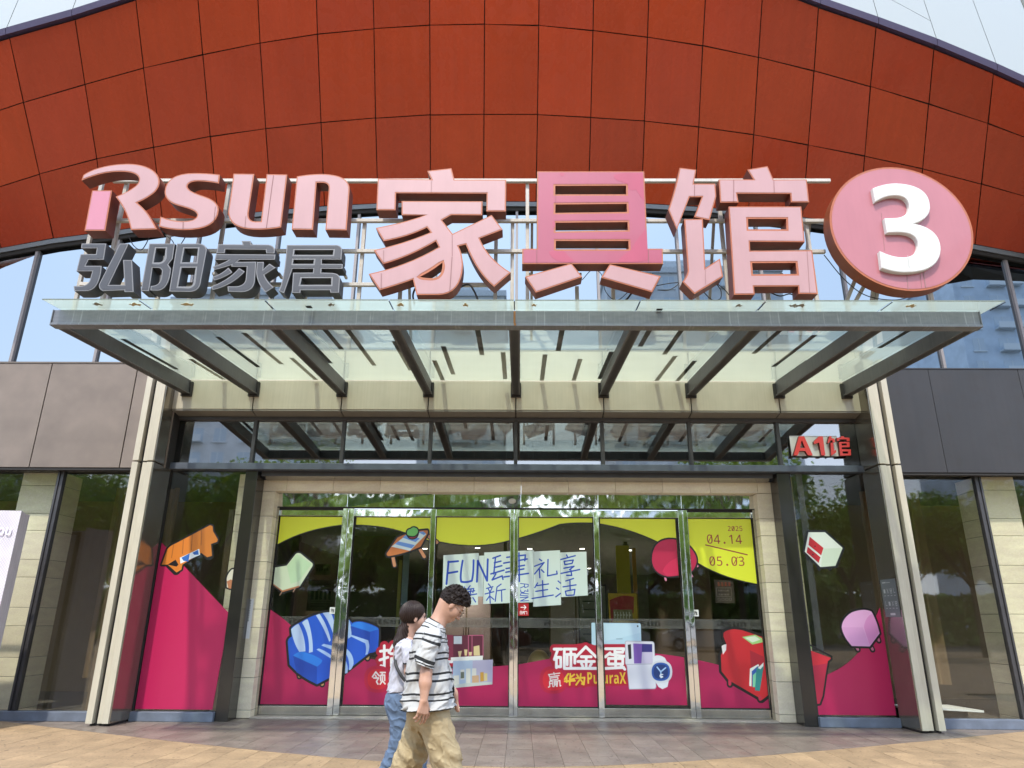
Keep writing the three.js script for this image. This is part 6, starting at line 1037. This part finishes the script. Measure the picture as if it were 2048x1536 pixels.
// ---- the woman beside him
{
  const Z0 = -6.5, J = (x, y, dz = 0) => P(700 + x / 3.88, 1140 + y / 3.88, -(Z0 + dz));
  const w = thing('person', 'person with long brown ponytail in pale lilac tee and blue jeans, partly hidden', 'person', [J(410, 1000).x, 0, Z0]);
  const HC = J(497, 372, 0), F = frameOf(-0.02, 0.35), hd = headPrims(HC, F, 0.98), q = hd.q;
  const hipN = J(395, 1010, 0.085), hipF = J(430, 1010, -0.085), kneeN = J(386, 1330, 0.09), ankN = V(J(318, 1500).x - 0.10, 0.1, Z0 + 0.09), kneeF = J(520, 1320, -0.085), ankF = V(kneeF.x + 0.05, 0.09, Z0 - 0.085);
  const shN = J(445, 615, 0.15), elN = J(455, 790, 0.18), wrN = J(560, 900, 0.16);
  obj('body', [meshOf([cap(J(430, 590), J(405, 850), 0.10, 0.095), cap(J(405, 850), J(410, 985), 0.095, 0.12), cap(hipN, kneeN, 0.08, 0.05), cap(kneeN, ankN, 0.05, 0.033), cap(hipF, kneeF, 0.08, 0.05), cap(kneeF, ankF, 0.05, 0.033), cap(J(440, 610, 0.10), J(450, 610, -0.10), 0.04, 0.04), cap(J(470, 580, -0.15), J(500, 790, -0.17), 0.04, 0.033), cap(J(500, 790, -0.17), J(580, 930, -0.15), 0.033, 0.024)], 0.016, 0.05),
    meshOf([...hd.prims, cap(q(-0.035, -0.04, 0), J(450, 545, 0), 0.046, 0.052, 0.03)], 0.0045, 0.02),
    meshOf([cap(shN, elN, 0.038, 0.036), cap(elN, wrN, 0.036, 0.024), ...handPrims(wrN, V(0.6, -0.8, 0).normalize(), V(0.8, 0.6, 0), V(0, 0, 1), 0.165, [0.3, 0.35, 0.4, 0.5])], 0.004, 0.02)], M('fair_skin', [0.492, 0.295, 0.221], 0.5, 0, { map: again(T.cloud, 2) }), w);
  const brown = M('brown_hair', [0.020, 0.0105, 0.0075], 0.42, 0, { specularIntensity: 0.5 });
  const hair0 = field([{ c: q(-0.018, 0.038, 0), s: [0.112, 0.108, 0.090], f: F }], 0.03), tail = field([cap(J(438, 430, 0.01), J(415, 470, 0.03), 0.05, 0.042), cap(J(415, 470, 0.03), J(388, 560, 0.06), 0.05, 0.056), cap(J(388, 560, 0.06), J(360, 665, 0.07), 0.054, 0.012), cap(J(400, 520, 0.02), J(372, 640, 0.05), 0.03, 0.008)], 0.03);
  const hf = (x, y, z) => { const vx = x - HC.x, vy = y - HC.y, vz = z - HC.z, a = vx * F[0].x + vy * F[0].y + vz * F[0].z, b = vx * F[1].x + vy * F[1].y + vz * F[1].z; const strand = 0.0035 * Math.sin((Math.atan2(vz, vx) * 40) + 6 * fbm(x * 8, y * 8, z * 8, 2)); const shell = Math.max(hair0(x, y, z) + strand, -(-0.80 * (a - 0.055) + 0.6 * (b - 0.015)) ); return Math.min(shell, tail(x, y, z) + 0.004 * Math.sin((x + 0.45 * y) * 330 + 3 * fbm(x * 12, y * 12, z * 12, 2))); };
  obj('hair', nets(hf, V(J(330, 700).x, J(330, 720).y, Z0 - 0.16), V(J(640, 300).x, HC.y + 0.2, Z0 + 0.17), 0.0045), brown, w);
  obj('hair_tie', new THREE.TorusGeometry(0.036, 0.008, 8, 20).rotateX(Math.PI / 2).rotateZ(-0.4).translate(...J(421, 458, 0.015).toArray()), hairM, w);
  for (const s of [1, -1]) obj('eye', new THREE.SphereGeometry(0.009, 12, 8).translate(...q(0.085, 0.010, s * 0.031).toArray()), M('eye', [0.05, 0.035, 0.03], 0.2), w);
  const tee = M('lilac_tee', [0.468, 0.468, 0.530], 0.9, 0, { map: again(T.cloth, 3), side: THREE.DoubleSide });
  const rows = [[298, 520, 940, 955, 0.165], [302, 518, 925, 940, 0.165], [318, 515, 820, 830, 0.155], [336, 515, 720, 730, 0.158], [352, 515, 640, 660, 0.165], [368, 512, 575, 600, 0.178], [392, 510, 545, 570, 0.155], [416, 506, 524, 552, 0.10], [428, 498, 514, 545, 0.066]].map(([a, b, c, d, h]) => { const l = J(a, c), r = J(b, d); return [l.x, r.x, l.y, r.y, h, Z0]; });
  const shirt = obj('shirt', loft(rows, 64, (a, v) => foldN(a * 1.4, v, 13) * 1.5 + 0.004 * Math.sin(a * 6 + v * 2)), tee, w);
  const mk = (n, g, m) => { const me = new THREE.Mesh(g.toNonIndexed(), m); me.name = numbered(n); me.geometry.translate(-w.position.x, 0, -w.position.z); shirt.add(me); };
  const sr = (list) => list.map(([a, b, c, d, h, dz]) => { const l = J(a, c, dz), r = J(b, d, dz); return [l.x, r.x, l.y, r.y, h, Z0 + dz]; });
  mk('sleeve', loft(sr([[412, 490, 718, 722, 0.06, 0.175], [410, 492, 660, 668, 0.062, 0.17], [408, 490, 590, 600, 0.06, 0.15], [420, 480, 545, 555, 0.03, 0.12]]), 36, (a, v) => foldN(a, v, 17)), tee);
  mk('sleeve_hem', loft(sr([[410, 492, 730, 734, 0.063, 0.176], [410, 492, 716, 720, 0.063, 0.1755]]), 36), M('black_hem', [0.02, 0.02, 0.022], 0.9, 0, { side: THREE.DoubleSide }));
  const denim = M('blue_denim', [0.135, 0.21, 0.34], 0.9, 0, { map: again(T.cloth, 4) });
  const fade = M('faded_blue_denim', [0.098, 0.148, 0.235], 0.9, 0, { map: again(T.cloud, 3) });
  const crease = (x, y, z, f) => { const r = 1 - Math.abs(noiser.noise(x * f + y * f * 0.5, y * f * 0.9, z * f * 0.8)) * 2.2; return r > 0 ? r * r * r : 0; };
  const wr = (x, y, z) => -0.007 * crease(x, y, z, 14) * (y < 0.95 ? 1 : 0.3) + 0.012 * fbm(x * 10 + y * 5, y * 9, z * 9, 3) + 0.0025 * Math.sin((y * 1.3 + x * 0.5) * 60 + 6 * fbm(x * 6, y * 6, z * 6, 2)) * (y < 0.85 ? 1 : 0.2);
  const jeans = obj('jeans', meshOf([cap(J(408, 935), J(405, 1010), 0.118, 0.128, 0.05), cap(hipN, kneeN, 0.10, 0.074, 0.06), cap(kneeN, ankN, 0.074, 0.066, 0.03), cap(hipF, kneeF, 0.10, 0.074, 0.05), cap(kneeF, ankF, 0.074, 0.066, 0.03), { c: J(352, 1030, 0.03), s: [0.075, 0.10, 0.12], k: 0.05 }], 0.008, 0.05, wr), fade, w);
  obj('bag_strap', new THREE.TubeGeometry(new THREE.CatmullRomCurve3([J(350, 668, 0.12), J(354, 730, 0.185), J(385, 800, 0.215), J(432, 862, 0.215), J(490, 900, 0.20)]), 30, 0.013, 6).scale(1, 1, 1), M('black_strap', [0.015, 0.015, 0.016], 0.6), w);
  for (const a of [ankN, ankF]) obj('shoe', meshOf([cap(V(a.x - 0.04, 0.045, a.z), V(a.x + 0.15, 0.035, a.z), 0.042, 0.035), cap(V(a.x, 0.05, a.z), V(a.x, 0.11, a.z), 0.042, 0.042)], 0.01, 0.03), M('pale_shoe', [0.6, 0.58, 0.56], 0.6), w);
}
// ---------------------------------------------------------------- what stands across the street, seen in the glass
function tower(label, x0, x1, z, h, wallC, name = 'apartment_tower') {
  const t = thing(name, label, 'building', [(x0 + x1) / 2, 0, z + 8]);
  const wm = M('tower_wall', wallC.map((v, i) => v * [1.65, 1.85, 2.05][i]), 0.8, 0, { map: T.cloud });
  obj('wall', box(x0, x1, 0, h, z, z + 16, 0.1), wm, t);
  obj('roof', [box(x0 - 0.3, x1 + 0.3, h, h + 0.8, z - 0.3, z + 16.3), box((x0 + x1) / 2 - 3, (x0 + x1) / 2 + 3, h, h + 4, z + 4, z + 10)], wm, t);
  const nb = Math.max(2, Math.round((x1 - x0) / 3.4)), w = (x1 - x0) / nb, gm = M('tower_glass', [0.52, 0.60, 0.67], 0.3, 0), fr = M('tower_frame', [0.70, 0.75, 0.77], 0.6);
  const win = [], bal = [];
  for (let f = 1; f < Math.floor(h / 3); f++) for (let b = 0; b < nb; b++) {
    const a = x0 + (b + 0.5) * w, y = f * 3 + 0.2, ww = b % 3 === 1 ? 1.1 : 0.75;
    win.push(box(a - ww, a + ww, y + 0.7, y + 2.4, z - 0.03, z + 0.2));
    bal.push(box(a - ww - 0.12, a + ww + 0.12, y + 0.55, y + 0.7, z - (b % 3 === 1 ? 0.9 : 0.15), z + 0.1));
    if (b % 3 === 1) bal.push(box(a - ww - 0.1, a + ww + 0.1, y + 0.7, y + 1.4, z - 0.9, z - 0.85));
    bal.push(box(a - 0.04, a + 0.04, y + 0.7, y + 2.4, z - 0.06, z + 0.1));
  }
  obj('window', win, gm, t, { kind: 'stuff' }); obj('balcony', bal, fr, t, { kind: 'stuff' });
  return t;
}
const ZB = 60, DM = 23.8 + ZB;
{
  const span = (a, b, y) => { const p = P(a, y, DM), q = P(b, y, DM); return [p.x, q.x, p.y]; };
  for (const [a, b, y, c, l] of [[360, 650, 600, [0.48, 0.44, 0.40], 'cream apartment tower reflected beside the left beams of the canopy'], [465, 548, 478, [0.46, 0.44, 0.42], 'slim tall tower rising behind the cream apartment tower'], [850, 1010, 588, [0.5, 0.47, 0.43], 'grey cream apartment tower facing the middle of the entrance'], [1215, 1560, 545, [0.46, 0.43, 0.40], 'broad apartment tower across the street facing the last large character'], [1335, 1425, 482, [0.44, 0.43, 0.42], 'stepped tall tower rising behind the broad apartment tower'], [1895, 2120, 520, [0.40, 0.42, 0.44], 'grey office tower at the right end of the street']]) {
    const [x0, x1, h] = span(a, b, y); tower(l, x0, x1, ZB + (l.includes('behind') ? 14 : 0), h, c);
  }
  const [x0, x1] = span(-160, 120, 700); tower('low cream block at the left end of the street', x0, x1, ZB, 18, [0.5, 0.46, 0.4]);
}
function tree(x, z, h, label, s0, wide = 1) {
  seed = s0; const t = thing('street_tree', label, 'tree', [x, 0, z]);
  const bark = M('bark', [0.10, 0.075, 0.055], 0.95, 0, { map: T.cloud }), limbs = [], tips = [];
  const limb = (a, b, r0, r1) => { const d = new THREE.Vector3().subVectors(b, a), L = d.length(), g = new THREE.CylinderGeometry(r1, r0, L, 8); g.applyQuaternion(new THREE.Quaternion().setFromUnitVectors(V(0, 1, 0), d.normalize())); g.translate((a.x + b.x) / 2, (a.y + b.y) / 2, (a.z + b.z) / 2); limbs.push(g); };
  const fork = V(x + rr(-0.15, 0.15), h * 0.36, z + rr(-0.15, 0.15)); limb(V(x, -0.02, z), fork, 0.17, 0.12);
  for (let i = 0; i < 6; i++) { const a = i / 6 * 6.283 + rr(-0.4, 0.4), e = V(fork.x + Math.cos(a) * h * rr(0.14, 0.25) * wide, h * (wide > 1 ? rr(0.38, 0.85) : rr(0.55, 0.85)), fork.z + Math.sin(a) * h * rr(0.14, 0.25) * wide); limb(fork, e, 0.09, 0.04); tips.push(e); for (let k = 0; k < 3; k++) { const q = e.clone().add(V(rr(-1, 1), rr(-0.3, 1.1), rr(-1, 1)).multiplyScalar(h * 0.12)); limb(e, q, 0.035, 0.012); tips.push(q); } }
  obj('trunk', limbs, bark, t);
  const leaf = new THREE.PlaneGeometry(0.17, 0.09); const m = M('leaf', [0.27, 0.385, 0.05], 0.6, 0, { transmission: 0.55, thickness: 0, side: THREE.DoubleSide });
  const n = wide > 1 ? 7000 : 5200, im = new THREE.InstancedMesh(leaf, m, n), o = new THREE.Object3D(), col = new THREE.Color();
  for (let i = 0; i < n; i++) { const c = tips[Math.floor(rnd() * tips.length)], R = h * 0.13, u = Math.acos(rr(-1, 1)), a = rr(0, 6.283), r = R * Math.cbrt(rnd()) * rr(0.7, 1.25); o.position.set(c.x + r * Math.sin(u) * Math.cos(a) - x, c.y + r * Math.cos(u) * 0.8, c.z + r * Math.sin(u) * Math.sin(a) - z); o.rotation.set(rr(-1, 1), rr(0, 6.3), rr(-1, 1)); o.scale.setScalar(rr(0.7, 1.5) * (wide > 1 ? 1.9 : 1)); o.updateMatrix(); im.setMatrixAt(i, o.matrix); const k = rr(0.6, 1.35); im.setColorAt(i, col.setRGB(k * rr(0.85, 1.2), k, k * 0.8)); }
  im.name = numbered('crown'); im.userData.kind = 'stuff'; im.castShadow = im.receiveShadow = true; t.add(im);
}
[[-16, 13, 8.6, 'leafy street tree far to the left of the plaza'], [-10.5, 9.5, 9.2, 'large leafy tree facing the left window'], [-5.2, 12, 7.6, 'green street tree facing the left doors'], [-0.8, 14, 7.2, 'green street tree behind the middle of the plaza'], [4.2, 12.5, 7.4, 'green street tree facing the right doors'], [10.5, 10, 9.0, 'large airy tree facing the right window'], [16.5, 13, 8.4, 'leafy street tree far to the right of the plaza'], [-21.5, 11, 8.8, 'leafy tree beyond the left end of the plaza, nearer the building'], [-27, 14, 9.2, 'leafy tree at the outermost left of the plaza row'], [21.5, 11.5, 8.6, 'leafy tree beyond the right end of the plaza, nearer the building'], [27.5, 14, 9.0, 'leafy tree at the outermost right of the plaza row']].forEach(([x, z, h, l], i) => tree(x, z, h, l, 101 + i * 37));
const ROWS = ['outermost left of the', 'second from the left end of the', 'third from the left end of the', 'fourth from the left end of the', 'far left end of the', 'left part of the', 'left middle of the', 'middle left of the', 'middle of the', 'middle right of the', 'right middle of the', 'right part of the', 'far right end of the', 'fourth from the right end of the', 'third from the right end of the', 'second from the right end of the', 'outermost right of the'];
ROWS.forEach((w, i) => tree(-40 + i * 5.0, 31 + (i % 3) * 1.2, 9.2 + ((i * 5) % 4) * 0.5, 'dense green tree beyond the road, at the ' + w + ' row', 501 + i * 37, 1.5));
{
  seed = 4242; const n = 22000, g = new THREE.PlaneGeometry(0.16, 0.1), im = new THREE.InstancedMesh(g, M('hedge_leaf', [0.15, 0.25, 0.045], 0.6, 0, { side: THREE.DoubleSide }), n), o = new THREE.Object3D();
  for (let i = 0; i < n; i++) { o.position.set(rr(-42, 42), 0.05 + 3.3 * Math.pow(rnd(), 0.8) + 0.3 * fbm(i * 0.37, 0.2), rr(29.2, 30.2)); o.rotation.set(rr(-1, 1), rr(0, 6.3), rr(-1, 1)); o.scale.setScalar(rr(1.6, 3.2)); o.updateMatrix(); im.setMatrixAt(i, o.matrix); }
  im.name = 'hedge'; im.castShadow = im.receiveShadow = true; tag(im, 'tall green hedge along the far side of the road', 'hedge', null, 'stuff'); scene.add(im);
}
function car(x, z, turn, col, label) {
  const t = thing('parked_car', label, 'car', [x, 0, z]); t.rotation.y = turn; t.updateMatrixWorld(true);
  const paint = M('car_paint', col, 0.3, 0.2, { clearcoat: 1, clearcoatRoughness: 0.05 }), glass = M('car_glass', [0.02, 0.025, 0.03], 0.04), rub = M('tyre', [0.02, 0.02, 0.02], 0.85), rim = M('rim', [0.5, 0.5, 0.5], 0.3, 0.8);
  const add = (name, g, m, p = t) => { const me = new THREE.Mesh(g.index ? g.toNonIndexed() : g, m); me.name = numbered(name); me.castShadow = me.receiveShadow = true; p.add(me); return me; };
  const prof = new THREE.Shape(); prof.moveTo(-2.2, 0.28); for (const [a, b, c, d] of [[-2.28, 0.6, -2.2, 0.82], [-1.9, 0.98, -1.55, 1.0], [-1.2, 1.45, -0.6, 1.5], [0.2, 1.52, 0.55, 1.42], [0.9, 1.2, 1.15, 1.0], [1.9, 0.95, 2.15, 0.75], [2.25, 0.5, 2.2, 0.28]]) prof.quadraticCurveTo(a, b, c, d); prof.lineTo(-2.2, 0.28);
  const g = new THREE.ExtrudeGeometry(prof, { depth: 1.66, bevelEnabled: true, bevelSize: 0.06, bevelThickness: 0.08, bevelSegments: 3, curveSegments: 10 }); g.translate(0, 0, -0.83); add('body', g, paint);
  const wn = new THREE.Shape(); wn.moveTo(-1.4, 1.03); wn.lineTo(-1.05, 1.4); wn.lineTo(0.35, 1.42); wn.lineTo(0.9, 1.03); wn.closePath();
  for (const s of [-1, 1]) add('side_window', new THREE.ExtrudeGeometry(wn, { depth: 0.02, bevelEnabled: false }).translate(0, 0, s * 0.915 - 0.01), glass);
  for (const [a, b, c, d, n] of [[0.62, 1.38, 1.16, 1.04, 'windscreen'], [-1.18, 1.42, -1.54, 1.04, 'rear_window']]) { const w = slab4([V(a, b, -0.7), V(a, b, 0.7), V(c, d, 0.76), V(c, d, -0.76)], 0, 0.02, 1, 0, 0, n === 'windscreen' ? -0.05 : 0.05); add(n, w, glass); }
  for (const [wx, s] of [[-1.4, -1], [-1.4, 1], [1.38, -1], [1.38, 1]]) { const w = add('wheel', new THREE.CylinderGeometry(0.33, 0.33, 0.24, 24).rotateX(Math.PI / 2).translate(wx, 0.33, s * 0.84), rub); add('rim', new THREE.CylinderGeometry(0.2, 0.2, 0.26, 16).rotateX(Math.PI / 2).translate(wx, 0.33, s * 0.84), rim, w); }
  for (const s of [-1, 1]) { add('headlight', new RoundedBoxGeometry(0.08, 0.14, 0.36, 2, 0.03).translate(2.16, 0.7, s * 0.6), rim); add('tail_light', new RoundedBoxGeometry(0.08, 0.16, 0.3, 2, 0.03).translate(-2.22, 0.78, s * 0.62), M('red_lens', [0.3, 0.01, 0.01], 0.2)); }
}
car(-1.6, 15.5, 0.05, [0.12, 0.02, 0.02], 'dark red car parked across the plaza'); car(4.6, 15.6, 3.1, [0.55, 0.56, 0.58], 'silver car parked across the plaza'); car(9.8, 15.5, 0.02, [0.6, 0.6, 0.6], 'white car parked across the plaza near the right tree'); car(-8.2, 15.4, 3.14, [0.05, 0.06, 0.08], 'dark blue car parked across the plaza');

renderer.render(scene, camera);
